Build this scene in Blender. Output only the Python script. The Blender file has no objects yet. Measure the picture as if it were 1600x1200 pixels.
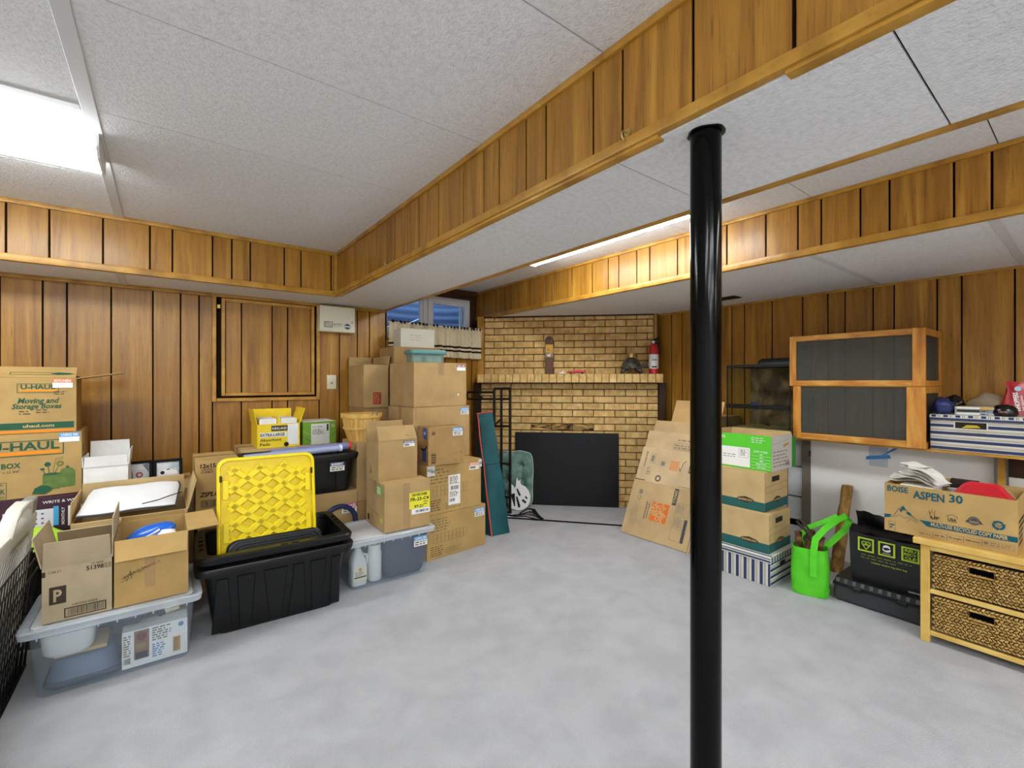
import bpy, bmesh, math, random
from mathutils import Vector, Matrix, noise as mnoise

random.seed(7)
SC = bpy.context.scene
COL = SC.collection
PI = math.pi

def lin(h):
    h = h.lstrip('#')
    o = []
    for i in (0, 2, 4):
        c = int(h[i:i+2], 16) / 255.0
        o.append(c / 12.92 if c <= 0.04045 else ((c + 0.055) / 1.055) ** 2.4)
    return (o[0], o[1], o[2], 1.0)

# ---------------------------------------------------------------- camera
cam_d = bpy.data.cameras.new('camera')
cam = bpy.data.objects.new('camera', cam_d)
COL.objects.link(cam)
cam.location = (0, 0, 1.22)
cam.rotation_euler = (math.radians(90), 0, math.radians(-37.37))
cam_d.sensor_width = 36.0
cam_d.lens = 711.0 / 1600.0 * 36.0
cam_d.shift_y = -3.0 / 1600.0
cam_d.clip_start = 0.02
SC.camera = cam

# ---------------------------------------------------------------- world, exposure, light levels
SC.view_settings.view_transform = 'Standard'
SC.view_settings.look = 'None'
SC.view_settings.exposure = 0.68
SC.view_settings.gamma = 1.0
SC.view_settings.use_curve_mapping = False
SC.cycles.max_bounces = 10
SC.cycles.diffuse_bounces = 6
SC.cycles.transparent_max_bounces = 16
SC.cycles.sample_clamp_indirect = 6.0
SC.cycles.caustics_reflective = False
SC.cycles.caustics_refractive = False
W = bpy.data.worlds.new('overcast_sky')
SC.world = W
W.use_nodes = True
W.node_tree.nodes['Background'].inputs[0].default_value = (0.45, 0.62, 1.0, 1)
W.node_tree.nodes['Background'].inputs[1].default_value = 5.0
LENS_STRENGTH = 15.0        # glow of the fluorescent lenses

# ---------------------------------------------------------------- geometry helpers
class MB:
    """collects simple solids, builds ONE mesh object"""
    def __init__(s):
        s.v = []; s.f = []; s.m = []
        s.mats = []
    def slot(s, mat):
        if mat not in s.mats: s.mats.append(mat)
        return s.mats.index(mat)
    def add(s, vs, fs, M=None, mat=None):
        b = len(s.v)
        k = s.slot(mat) if mat is not None else 0
        for p in vs:
            p = Vector(p)
            s.v.append(M @ p if M is not None else p)
        for f in fs:
            s.f.append([i + b for i in f]); s.m.append(k)
        return s
    def box(s, x0, x1, y0, y1, z0, z1, M=None, mat=None):
        return s.add([(x0,y0,z0),(x1,y0,z0),(x1,y1,z0),(x0,y1,z0),(x0,y0,z1),(x1,y0,z1),(x1,y1,z1),(x0,y1,z1)],
                     [(0,3,2,1),(4,5,6,7),(0,1,5,4),(1,2,6,5),(2,3,7,6),(3,0,4,7)], M, mat)
    def prism(s, poly, z0, z1, M=None, mat=None):
        n = len(poly)
        vs = [(p[0], p[1], z0) for p in poly] + [(p[0], p[1], z1) for p in poly]
        fs = [tuple(range(n-1, -1, -1)), tuple(range(n, 2*n))] + [(i, (i+1) % n, n+(i+1) % n, n+i) for i in range(n)]
        return s.add(vs, fs, M, mat)
    def loft(s, rings, M=None, cap0=True, cap1=True, mat=None):
        n = len(rings[0]); vs = []; fs = []
        for r in rings: vs += [tuple(p) for p in r]
        for k in range(len(rings)-1):
            for i in range(n):
                j = (i+1) % n
                fs.append((k*n+i, k*n+j, (k+1)*n+j, (k+1)*n+i))
        if cap0: fs.append(tuple(range(n-1, -1, -1)))
        if cap1: fs.append(tuple(range((len(rings)-1)*n, len(rings)*n)))
        return s.add(vs, fs, M, mat)
    def lathe(s, prof, n=20, c=(0,0,0), M=None, mat=None):
        rings = [[(c[0]+r*math.cos(2*PI*i/n), c[1]+r*math.sin(2*PI*i/n), c[2]+z) for i in range(n)] for r, z in prof]
        return s.loft(rings, M, True, True, mat)
    def cyl(s, p, q, r, r2=None, n=14, mat=None):
        return s.tube([p, q], [r, r if r2 is None else r2], n, mat=mat)
    def tube(s, pts, r, n=8, closed=False, mat=None):
        pts = [Vector(p) for p in pts]
        N = len(pts)
        rs = r if isinstance(r, (list, tuple)) else [r]*N
        rings = []
        up = None
        for i, p in enumerate(pts):
            a = pts[i-1] if (i > 0 or closed) else p
            b = pts[(i+1) % N] if (i < N-1 or closed) else p
            t = (b-a)
            if t.length < 1e-9: t = Vector((0,0,1))
            t.normalize()
            if up is None:
                up = Vector((0,0,1)) if abs(t.z) < .9 else Vector((1,0,0))
            x = t.cross(up)
            if x.length < 1e-6: x = t.orthogonal()
            x.normalize(); y = x.cross(t); y.normalize(); up = y
            rings.append([p + x*rs[i]*math.cos(2*PI*k/n) + y*rs[i]*math.sin(2*PI*k/n) for k in range(n)])
        if closed: rings.append(rings[0])
        return s.loft(rings, None, not closed, not closed, mat)
    def slab(s, p0, p1, d, L, t, inset=0.0, mat=None):
        """thin sheet: hinge edge p0-p1, going along unit d for L, thickness t"""
        p0, p1, d = Vector(p0), Vector(p1), Vector(d).normalized()
        e = (p1-p0).normalized()
        nn = e.cross(d).normalized()*t
        q = [p0, p1, p1 + d*L - e*inset, p0 + d*L + e*inset]
        return s.add([*q, *[a+nn for a in q]], [(3,2,1,0),(4,5,6,7),(0,1,5,4),(1,2,6,5),(2,3,7,6),(3,0,4,7)], None, mat)
    def build(s, name, mat=None, parent=None, bevel=0, smooth=None, M=None, seg=1, raw=False):
        me = bpy.data.meshes.new(name)
        me.from_pydata([tuple(p) for p in s.v], [], s.f)
        mats = list(s.mats) if s.mats else [mat]
        for m_ in mats: me.materials.append(m_)
        if len(mats) > 1: me.polygons.foreach_set('material_index', s.m)
        bm = bmesh.new(); bm.from_mesh(me)
        if not raw: bmesh.ops.recalc_face_normals(bm, faces=bm.faces)
        if bevel:
            es = [e for e in bm.edges if len(e.link_faces) == 2 and e.calc_face_angle(0) > .5]
            bmesh.ops.bevel(bm, geom=es, offset=bevel, segments=seg, affect='EDGES', profile=.6, clamp_overlap=True)
        bm.to_mesh(me); bm.free()
        if smooth is not None:
            me.polygons.foreach_set('use_smooth', [True]*len(me.polygons))
            me.set_sharp_from_angle(angle=math.radians(smooth))
        me.update()
        o = bpy.data.objects.new(name, me)
        COL.objects.link(o)
        if parent is not None: o.parent = parent
        if M is not None: o.matrix_local = M
        return o

def rrect(w, d, r, z, cx=0, cy=0, k=4):
    pts = []
    for (sx, sy, a0) in ((1,1,0),(-1,1,90),(-1,-1,180),(1,-1,270)):
        for i in range(k+1):
            a = math.radians(a0 + 90*i/k)
            pts.append((cx + sx*(w/2-r) + r*math.cos(a), cy + sy*(d/2-r) + r*math.sin(a), z))
    return pts

def tag(o, label=None, cat=None, group=None, kind=None):
    if label: o['label'] = label
    if cat: o['category'] = cat
    if group: o['group'] = group
    if kind: o['kind'] = kind
    return o

def thing(name, label, cat, loc=(0,0,0), rotz=0, group=None):
    o = bpy.data.objects.new(name, None)
    o.empty_display_size = .1
    COL.objects.link(o)
    o.location = loc; o.rotation_euler = (0, 0, math.radians(rotz))
    return tag(o, label, cat, group)

# ---------------------------------------------------------------- materials (procedural)
_mc = {}
def _new(name):
    m = bpy.data.materials.new(name); m.use_nodes = True
    nt = m.node_tree
    return m, nt, nt.nodes['Principled BSDF']

def flat(name, col, rough=.6, spec=.4, metal=0.0, coat=0.0):
    key = ('f', name)
    if key in _mc: return _mc[key]
    m, nt, b = _new(name)
    b.inputs['Base Color'].default_value = lin(col)
    b.inputs['Roughness'].default_value = rough
    b.inputs['Specular IOR Level'].default_value = spec
    b.inputs['Metallic'].default_value = metal
    b.inputs['Coat Weight'].default_value = coat
    _mc[key] = m
    return m

def grain(name, cols, scale=(5,5,5), rough=.6, spec=.3, detail=4, bump=0.0, bscale=None, rand=0.0, dist=0.0, lo=.3, hi=.7, coat=0.0, fleck=None, bdist=.004):
    """noise between colours (hex list) in object space; stretched by scale; random tint per object; optional bump/flecks"""
    key = ('g', name)
    if key in _mc: return _mc[key]
    m, nt, b = _new(name)
    N, L = nt.nodes, nt.links
    tc = N.new('ShaderNodeTexCoord'); oi = N.new('ShaderNodeObjectInfo')
    vm = N.new('ShaderNodeVectorMath'); vm.operation = 'MULTIPLY_ADD'
    vm.inputs[1].default_value = scale
    L.new(tc.outputs['Object'], vm.inputs[0])
    mul = N.new('ShaderNodeMath'); mul.operation = 'MULTIPLY'; mul.inputs[1].default_value = 37.0
    L.new(oi.outputs['Random'], mul.inputs[0]); L.new(mul.outputs[0], vm.inputs[2])
    n1 = N.new('ShaderNodeTexNoise'); n1.inputs['Scale'].default_value = 1.0
    n1.inputs['Detail'].default_value = detail; n1.inputs['Distortion'].default_value = dist
    L.new(vm.outputs[0], n1.inputs['Vector'])
    rp = N.new('ShaderNodeValToRGB')
    el = rp.color_ramp.elements
    el[0].position = lo; el[0].color = lin(cols[0])
    el[1].position = hi; el[1].color = lin(cols[-1])
    for i, c in enumerate(cols[1:-1]):
        e = el.new(lo + (hi-lo)*(i+1)/(len(cols)-1)); e.color = lin(c)
    L.new(n1.outputs['Fac'], rp.inputs[0])
    out = rp.outputs[0]
    if fleck:
        fs, fc, fa, flo, fhi = fleck
        vm2 = N.new('ShaderNodeVectorMath'); vm2.operation = 'MULTIPLY'; vm2.inputs[1].default_value = fs
        L.new(tc.outputs['Object'], vm2.inputs[0])
        n3 = N.new('ShaderNodeTexNoise'); n3.inputs['Scale'].default_value = 1.0; n3.inputs['Detail'].default_value = 3
        L.new(vm2.outputs[0], n3.inputs['Vector'])
        mr = N.new('ShaderNodeMapRange'); mr.inputs[1].default_value = flo; mr.inputs[2].default_value = fhi; mr.inputs[4].default_value = fa
        L.new(n3.outputs['Fac'], mr.inputs[0])
        mx = N.new('ShaderNodeMix'); mx.data_type = 'RGBA'
        mx.inputs[7].default_value = lin(fc)
        L.new(mr.outputs[0], mx.inputs[0]); L.new(out, mx.inputs[6]); out = mx.outputs[2]
    if rand:
        hs = N.new('ShaderNodeHueSaturation')
        mr = N.new('ShaderNodeMapRange'); mr.inputs[3].default_value = 1-rand; mr.inputs[4].default_value = 1+rand
        L.new(oi.outputs['Random'], mr.inputs[0]); L.new(mr.outputs[0], hs.inputs['Value'])
        L.new(out, hs.inputs['Color']); out = hs.outputs[0]
    L.new(out, b.inputs['Base Color'])
    b.inputs['Roughness'].default_value = rough
    b.inputs['Specular IOR Level'].default_value = spec
    b.inputs['Coat Weight'].default_value = coat
    b.inputs['Coat Roughness'].default_value = .2
    if bump:
        n2 = N.new('ShaderNodeTexNoise'); n2.inputs['Scale'].default_value = 1.0; n2.inputs['Detail'].default_value = 3
        vm3 = N.new('ShaderNodeVectorMath'); vm3.operation = 'MULTIPLY'; vm3.inputs[1].default_value = bscale or scale
        L.new(tc.outputs['Object'], vm3.inputs[0]); L.new(vm3.outputs[0], n2.inputs['Vector'])
        bp = N.new('ShaderNodeBump'); bp.inputs['Strength'].default_value = bump; bp.inputs['Distance'].default_value = bdist
        L.new(n2.outputs['Fac'], bp.inputs['Height']); L.new(bp.outputs[0], b.inputs['Normal'])
    _mc[key] = m
    return m

def see_through(name, tint, amount, col, rough=.2, alpha_spec=.5):
    """thin clear or smoky sheet: tinted transparency mixed with a glossy coloured surface"""
    key = ('t', name)
    if key in _mc: return _mc[key]
    m, nt, b = _new(name)
    N, L = nt.nodes, nt.links
    b.inputs['Base Color'].default_value = lin(col)
    b.inputs['Roughness'].default_value = rough
    b.inputs['Specular IOR Level'].default_value = alpha_spec
    tr = N.new('ShaderNodeBsdfTransparent'); tr.inputs[0].default_value = lin(tint)
    mx = N.new('ShaderNodeMixShader'); mx.inputs[0].default_value = 1-amount
    L.new(tr.outputs[0], mx.inputs[1]); L.new(b.outputs[0], mx.inputs[2])
    L.new(mx.outputs[0], N['Material Output'].inputs[0])
    _mc[key] = m
    return m

def glow(name, col, strength):
    m, nt, b = _new(name)
    b.inputs['Base Color'].default_value = (1,1,1,1)
    b.inputs['Emission Color'].default_value = lin(col)
    b.inputs['Emission Strength'].default_value = strength
    return m

def card(name, c, rough=.85):
    # corrugated board: soft mottling, slightly lighter and darker than c
    h = c.lstrip('#'); r, g, b = (int(h[i:i+2], 16) for i in (0, 2, 4))
    f = lambda k: '#%02x%02x%02x' % tuple(max(0, min(255, int(x*k))) for x in (r, g, b))
    return grain(name, [f(.94), c, f(1.05)], (7,7,7), rough, .2, 5, .06, (160,160,160), .03)

M_PANEL = grain('walnut_ply_panelling', ['#7c521a', '#996a22', '#ab7a2a', '#bf913d'], (20,20,1.2), .36, .35, 5, .12, (120,120,4), .11, .8, .26, .76,
                coat=.12, fleck=((230,230,9), '#4a2c10', .55, .56, .75), bdist=.002)
M_GROOVE = flat('dark_groove', '#1c1108', .9, .1)
M_TRIM = grain('honey_pine_trim', ['#96681f', '#b5842e', '#c4963f'], (9,9,9), .4, .4, 4, 0, None, .05, coat=.1, fleck=((60,60,60), '#6e4713', .35, .6, .8))
M_TRIMX = M_TRIM
M_CEIL = grain('white_texture_ceiling_board', ['#dcdcdc', '#e6e6e6', '#ececec'], (60,60,60), .85, .2, 6, .75, (130,130,130), .015, bdist=.006)
M_BATTEN = flat('painted_ceiling_batten', '#d2d2d2', .6)
M_CARPET = grain('grey_carpet', ['#b2b3b6', '#b9babd', '#bfc0c3'], (7,7,7), .95, .1, 12, .8, (260,260,260), 0, .3, .34, .68, fleck=((420,420,420), '#8b8d92', .35, .5, .7), bdist=.006)
M_BRICK = grain('tan_wirecut_brick', ['#c29a5e', '#d8b474', '#e6c58c'], (16,16,16), .85, .2, 4, .7, (210,210,6), .07, fleck=((260,260,8), '#7d5a2c', .45, .5, .75), bdist=.006)
M_MORTAR = grain('dark_mortar', ['#5d4b30', '#7a6543'], (40,40,40), .95, .1)
M_BROWNPOST = grain('dark_stained_post', ['#2c170c', '#3f2413'], (20,20,2), .5, .3)
M_KRAFT = card('kraft_cardboard', '#b39566')
M_KRAFT2 = card('light_kraft_cardboard', '#c6aa78')
M_KRAFT3 = card('brown_kraft_cardboard', '#a88757')
M_KRAFT4 = card('greyish_kraft_cardboard', '#b7a688')
M_KRAFTY = card('yellowish_kraft_cardboard', '#b5955e')
M_WCARD = card('white_cardboard', '#e4e3df')
M_TAPE = see_through('clear_packing_tape', '#f3e6cf', .72, '#d9c7a2', .15)
M_WHITE = flat('white_paper', '#eeeeec', .7)
M_INK = flat('black_ink', '#2a241d', .7, .2)
M_BROWNINK = flat('brown_black_ink', '#43382b', .7, .2)
M_FAINT = flat('faint_grey_ink', '#7c6d52', .8, .2)
M_BLACKP = flat('black_plastic', '#0c0d0e', .38, .4)
M_BLACKM = flat('black_painted_metal', '#060607', .3, .4)
M_DARK = flat('near_black_fabric', '#0e0e10', .8, .2)
M_CLEAR = see_through('clear_polypropylene', '#f0f5f9', .84, '#d4dee8', .15)
M_CLEARW = see_through('milky_clear_lid', '#eef3f8', .5, '#e6edf4', .2)
M_GLASS = see_through('thin_glass', '#f4f8f6', .94, '#1a1d1c', .03, .6)
M_WPLAST = flat('white_plastic', '#e6e5e0', .4)
M_STEEL = flat('galvanised_steel', '#8f979c', .4, .5, .8)

# ---------------------------------------------------------------- lettering and flat print
_tc = {}
def text_geo(s, heavy=False):
    if (s, heavy) in _tc: return _tc[(s, heavy)]
    cu = bpy.data.curves.new('t', 'FONT'); cu.body = s; cu.size = 1.0; cu.resolution_u = 2; cu.fill_mode = 'FRONT'; cu.offset = .028 if heavy else .010
    ob = bpy.data.objects.new('t', cu)
    me = bpy.data.meshes.new_from_object(ob)
    vs = [tuple(v.co) for v in me.vertices]; fs = [tuple(p.vertices) for p in me.polygons]
    bpy.data.objects.remove(ob); bpy.data.meshes.remove(me); bpy.data.curves.remove(cu)
    if not vs: vs = [(0,0,0)]
    x0 = min(v[0] for v in vs); x1 = max(v[0] for v in vs); y0 = min(v[1] for v in vs); y1 = max(v[1] for v in vs)
    _tc[(s, heavy)] = (vs, fs, x0, x1, y0, y1)
    return _tc[(s, heavy)]

class Ink:
    """flat print on a face: o lower corner, u right, v up (parent-local)"""
    def __init__(s, o, u, v, off=.0012):
        s.o, s.u, s.v = Vector(o), Vector(u).normalized(), Vector(v).normalized()
        s.n = s.u.cross(s.v); s.off = off
        s.mb = MB()
    def P(s, x, y, k=0):
        return s.o + s.u*x + s.v*y + s.n*(s.off*(1+.6*k))
    def poly(s, pts, mat, k=0):
        s.mb.add([s.P(x, y, k) for x, y in pts], [tuple(range(len(pts)))], None, mat); return s
    def rect(s, x0, y0, x1, y1, mat, k=0):
        return s.poly([(x0,y0),(x1,y0),(x1,y1),(x0,y1)], mat, k)
    def frame(s, x0, y0, x1, y1, t, mat, k=0):
        s.rect(x0,y0,x1,y0+t,mat,k); s.rect(x0,y1-t,x1,y1,mat,k); s.rect(x0,y0+t,x0+t,y1-t,mat,k); s.rect(x1-t,y0+t,x1,y1-t,mat,k); return s
    def line(s, pts, t, mat, k=0):
        for (ax, ay), (bx, by) in zip(pts, pts[1:]):
            dx, dy = bx-ax, by-ay; L = math.hypot(dx, dy) or 1
            nx, ny = -dy/L*t/2, dx/L*t/2
            s.poly([(ax-nx,ay-ny),(bx-nx,by-ny),(bx+nx,by+ny),(ax+nx,ay+ny)], mat, k)
        return s
    def disc(s, cx, cy, r, mat, k=0, n=18, ry=None):
        ry = ry or r
        return s.poly([(cx+r*math.cos(2*PI*i/n), cy+ry*math.sin(2*PI*i/n)) for i in range(n)], mat, k)
    def ring(s, cx, cy, r, t, mat, k=0, n=20, a0=0, a1=360):
        m_ = max(3, int(n*abs(a1-a0)/360))
        for i in range(m_):
            a = math.radians(a0+(a1-a0)*i/m_); b = math.radians(a0+(a1-a0)*(i+1)/m_)
            s.poly([(cx+(r-t)*math.cos(a),cy+(r-t)*math.sin(a)),(cx+r*math.cos(a),cy+r*math.sin(a)),(cx+r*math.cos(b),cy+r*math.sin(b)),(cx+(r-t)*math.cos(b),cy+(r-t)*math.sin(b))], mat, k)
        return s
    def text(s, st, x, y, h, mat, w=None, k=0, rot=0, shear=0, bold=0, align='C'):
        """(x,y): centre (C) or left-middle (L) of the line; h cap height; w forces the width"""
        vs, fs, x0, x1, y0, y1 = text_geo(st, bold > 0)
        sy = h / .72; sx = sy if w is None else w / max(1e-6, x1-x0)
        cw = (x1-x0)*sx
        ca, sa = math.cos(math.radians(rot)), math.sin(math.radians(rot))
        offs = [(0,0)]
        for j, (ox, oy) in enumerate(offs):
            pv = []
            for a, b_, _ in vs:
                lx = (a-x0)*sx - (cw/2 if align == 'C' else 0) + ox; ly = (b_-.36)*sy + oy
                lx += shear*ly
                pv.append(s.P(x + lx*ca - ly*sa, y + lx*sa + ly*ca, k + j*.15))
            s.mb.add(pv, fs, None, mat)
        return s
    def greek(s, x0, y0, x1, y1, n, mat, k=0, fill=.55, seed=0):
        """illegible small print: broken dashes on n lines"""
        R = random.Random(seed*31+n); H = (y1-y0)/n
        for i in range(n):
            yy = y1 - (i+.5)*H; x = x0
            end = x0 + (x1-x0)*R.uniform(.6, 1.0)
            while x < end:
                w = H*R.uniform(.6, 2.2)
                s.rect(x, yy-H*fill/2, min(x+w, end), yy+H*fill/2, mat, k); x += w + H*.5
        return s
    def barcode(s, x0, y0, x1, y1, mat, k=0, n=26, seed=1):
        R = random.Random(seed); x = x0
        while x < x1:
            w = (x1-x0)/n*R.choice((.35,.5,.9)); s.rect(x, y0, min(x+w, x1), y1, mat, k); x += w + (x1-x0)/n*R.choice((.4,.6,.9))
        return s
    def done(s, parent, name='printing'):
        o = s.mb.build(name, None, parent, raw=True)
        if name == 'printing': o['kind'] = 'stuff'      # flat print: strokes and bars too small to pick apart
        return o

F_FRONT = lambda: ((0,0,0), (1,0,0), (0,0,1))
def front_ink(): return Ink((0,0,0), (1,0,0), (0,0,1))
def right_ink(w): return Ink((w,0,0), (0,1,0), (0,0,1))
def left_ink(d): return Ink((0,d,0), (0,-1,0), (0,0,1))

def sticker(parent, base, x, y, w, h, band, words, band_h=.42, lines=0):
    """white paper label: coloured band with words above a blank field"""
    a = Ink(base.o, base.u, base.v, .0022)
    a.rect(x, y, x+w, y+h, M_WHITE); a.rect(x, y+h*(1-band_h), x+w, y+h, band, 1)
    st = a.done(parent, 'sticker')
    b = Ink(base.o, base.u, base.v, .0042)
    b.text(words, x+w/2, y+h*(1-band_h/2), h*band_h*.62, M_WHITE, w*.82, bold=.0006)
    if lines: b.greek(x+w*.08, y+h*.08, x+w*.92, y+h*(1-band_h)-h*.05, lines, M_FAINT)
    b.done(st, 'lettering')
    return st
BAND_BLUE = flat('label_sky_blue', '#5aa0dc', .6); BAND_ORANGE = flat('label_orange', '#e8743a', .6); BAND_NAVY = flat('label_navy', '#3c4a7c', .6)
BAND_MAG = flat('label_magenta', '#c0447e', .6); BAND_RED = flat('label_red_violet', '#8a3150', .6); BAND_GREEN = flat('label_green', '#7fb84a', .6)

def carton(label, loc, rotz, w, d, h, mat, flaps=None, cat='box', name='cardboard_box', seam='x', tape=True, group=None, t=.004):
    """box with local origin at the front-left-bottom corner. flaps None = closed, else {'F':(angle,len),...} (angle from upright, outwards)"""
    T = thing(name, label, cat, loc, rotz, group)
    if flaps is None:
        b = MB().box(0, w, 0, d, 0, h-.004).build('carton_body', mat, T, bevel=.0025)
        if seam == 'x':
            MB().box(.001, w-.001, .001, d/2-.0008, h-.004, h).build('flap', mat, T)
            MB().box(.001, w-.001, d/2+.0008, d-.001, h-.004, h).build('flap', mat, T)
            if tape:
                MB().box(0, w, d/2-.024, d/2+.024, h, h+.0006).box(-.0009, -.0003, d/2-.024, d/2+.024, h*.72, h).box(w+.0003, w+.0009, d/2-.024, d/2+.024, h*.72, h).build('packing_tape', M_TAPE, T)
        else:
            MB().box(.001, w/2-.0008, .001, d-.001, h-.004, h).build('flap', mat, T)
            MB().box(w/2+.0008, w-.001, .001, d-.001, h-.004, h).build('flap', mat, T)
            if tape:
                MB().box(w/2-.024, w/2+.024, 0, d, h, h+.0006).box(w/2-.024, w/2+.024, -.0009, -.0003, h*.72, h).box(w/2-.024, w/2+.024, d+.0003, d+.0009, h*.72, h).build('packing_tape', M_TAPE, T)
    else:
        m = MB().box(0, w, 0, t, 0, h).box(0, w, d-t, d, 0, h).box(0, t, t, d-t, 0, h).box(w-t, w, t, d-t, 0, h).box(t, w-t, t, d-t, 0, t)
        m.build('carton_body', mat, T)
        for k, (a, L) in flaps.items():
            a = math.radians(a); sa, ca = math.sin(a), math.cos(a)
            f = MB()
            if k == 'F': f.slab((.002,0,h), (w-.002,0,h), (0,-sa,ca), L, t, .004)
            if k == 'B': f.slab((w-.002,d,h), (.002,d,h), (0,sa,ca), L, t, .004)
            if k == 'L': f.slab((0,d-.002,h), (0,.002,h), (-sa,0,ca), L, t, .004)
            if k == 'R': f.slab((w,.002,h), (w,d-.002,h), (sa,0,ca), L, t, .004)
            f.build('flap', mat, T)
    return T

def lump(name, c, r, mat, parent=None, seed=0, amp=.25, freq=2.2, sub=3, flat_z=None, smooth=60, M=None):
    """crumpled soft shape: noisy ellipsoid, optionally flattened where it rests"""
    bm = bmesh.new(); bmesh.ops.create_icosphere(bm, subdivisions=sub, radius=1.0)
    for v in bm.verts:
        p = v.co.copy()
        k = 1 + amp*mnoise.noise(p*freq + Vector((seed*3.7, seed*1.3, seed))) + amp*.5*abs(mnoise.noise(p*freq*2.3 + Vector((seed, 0, seed*2.1))))
        q = Vector((p.x*r[0]*k, p.y*r[1]*k, p.z*r[2]*k))
        if flat_z is not None and q.z < flat_z: q.z = flat_z
        v.co = q + Vector(c)
    me = bpy.data.meshes.new(name); bm.to_mesh(me); bm.free()
    me.materials.append(mat)
    me.polygons.foreach_set('use_smooth', [True]*len(me.polygons)); me.set_sharp_from_angle(angle=math.radians(smooth))
    o = bpy.data.objects.new(name, me); COL.objects.link(o)
    if parent is not None: o.parent = parent
    if M is not None: o.matrix_local = M
    return o

# ================================================================ THE ROOM
XL, YN, YB, XR = -2.3, -4.5, 3.92, 3.90
ZC, ZS, ZS2 = 2.18, 1.86, 1.888
X1, X2, X3 = 1.03, 1.565, 2.68
YS = 3.49
def struct(name, mb, mat, parent=None, **k):
    o = mb.build(name, mat, parent, **k)
    if parent is None: o['kind'] = 'structure'
    return o

def planks(parent, o, u, n, us, z0, z1, mat=M_PANEL, t=.007, gap=.0085):
    """one panel board per pair of grooves: o origin, u along the wall, n out of the wall (2D)"""
    M = Matrix(((u[0], n[0], 0, o[0]), (u[1], n[1], 0, o[1]), (0, 0, 1, 0), (0, 0, 0, 1)))
    for a, b in zip(us, us[1:]):
        lo, hi = min(a, b), max(a, b)
        if hi-lo < .012: continue
        MB().box(lo+gap/2, hi-gap/2, 0, t, z0, z1, M).build('plank', mat, parent, bevel=.0012)

def fill(us, lo, hi, seed):
    """grooves read off the photograph, carried on at similar spacing to the ends"""
    R = random.Random(seed); us = sorted(us)
    while us[0] > lo: us.insert(0, max(lo, us[0]-R.choice((.09,.11,.17,.21,.27))))
    while us[-1] < hi: us.append(min(hi, us[-1]+R.choice((.09,.11,.17,.21,.27))))
    return us

def panels(parent, xs, ys, z, t=.008, gap=.004, name='ceiling_panel', mat=M_CEIL):
    for a, b in zip(xs, xs[1:]):
        for c, d in zip(ys, ys[1:]):
            MB().box(a+gap/2, b-gap/2, c+gap/2, d-gap/2, z, z+t).build(name, mat, parent, bevel=.001)

# floor
YW = 4.14    # plane of the basement window, set back in a niche
floor = struct('floor', MB().box(XL, XR, YN, YB+.02, -.06, 0), M_CARPET)

# ceiling: dark deck with boards hung below it, painted battens over some joints
ceil = struct('ceiling', MB().box(XL, XR, YN, YW+.1, ZC+.008, ZC+.05), M_GROOVE)
YSEAM = [-4.5, -4.3, -3.65, -3.0, -2.35, -1.70, -1.05, -.40, .245, .893, 1.53, 2.17, 2.85, YS]
panels(ceil, [XL, -1.45, -.21, X1], YSEAM, ZC)
panels(ceil, [X2, X3], [-4.5, -4.3, -3.65, -3.0, -2.35, -1.70, -1.05, -.40, .268, .934, 1.62, 2.30, 2.97, 3.63, YW+.06], ZC)
MB().box(-.232, -.188, YN, YS, ZC-.006, ZC).build('batten', M_BATTEN, ceil, bevel=.002)
MB().box(-1.472, -1.428, YN, YS, ZC-.006, ZC).build('batten', M_BATTEN, ceil, bevel=.002)
MB().box(-1.428, -.232, 2.153, 2.187, ZC-.005, ZC).build('batten', M_BATTEN, ceil, bevel=.002)

# back wall (with window opening), its boards
wb = MB()
wb.box(XL, X2+.015, YB, YW+.1, 0, ZC+.04).box(X2+.015, X3, YB, YW+.1, 0, 1.60).box(X3, XR+.1, YB, YW+.1, 0, ZC+.04)
wall_back = struct('wall_back', wb, M_GROOVE)
gb = fill([-.762,-.586,-.48,-.274,-.062,.089,.195,.275], XL, .275, 3)
planks(wall_back, (0,YB), (1,0), (0,-1), gb, 0, ZS)
planks(wall_back, (0,YB), (1,0), (0,-1), [.275,.455,.66,.769,1.005], 0, 1.08)
planks(wall_back, (0,YB), (1,0), (0,-1), [1.005,1.167,1.317,1.423,1.569], 0, ZS)
planks(wall_back, (0,YB), (1,0), (0,-1), [1.569,1.70,1.86,1.98,2.17,2.30,2.475,2.66], 0, 1.598)
# right wall
wall_right = struct('wall_right', MB().box(XR, XR+.1, YN, YB, 0, ZC+.04), M_GROOVE)
gr = fill([2.731,2.558,2.448,2.20,2.09,1.971,1.862,1.643,1.422,1.255,1.148,.985,.871,.657,.545,.325], YN, 2.74, 5)
planks(wall_right, (XR,0), (0,1), (-1,0), gr, 0, ZS2)
# unseen walls behind and beside the photographer
struct('wall_left', MB().box(XL-.1, XL, YN, YB, 0, ZC+.04), flat('white_drywall', '#e2e3e6', .8))
struct('wall_front', MB().box(XL-.1, XR+.1, YN-.1, YN, 0, ZC+.04), flat('white_drywall', '#e2e3e6', .8))

# boxed-in beams: dark core, boards on the faces, ceiling boards below, pine trim on the edges
def trim(parent, x0, x1, y0, y1, z0, z1):
    return MB().box(x0, x1, y0, y1, z0, z1).build('trim', M_TRIM, parent, bevel=.004, seg=2, smooth=50)
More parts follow.
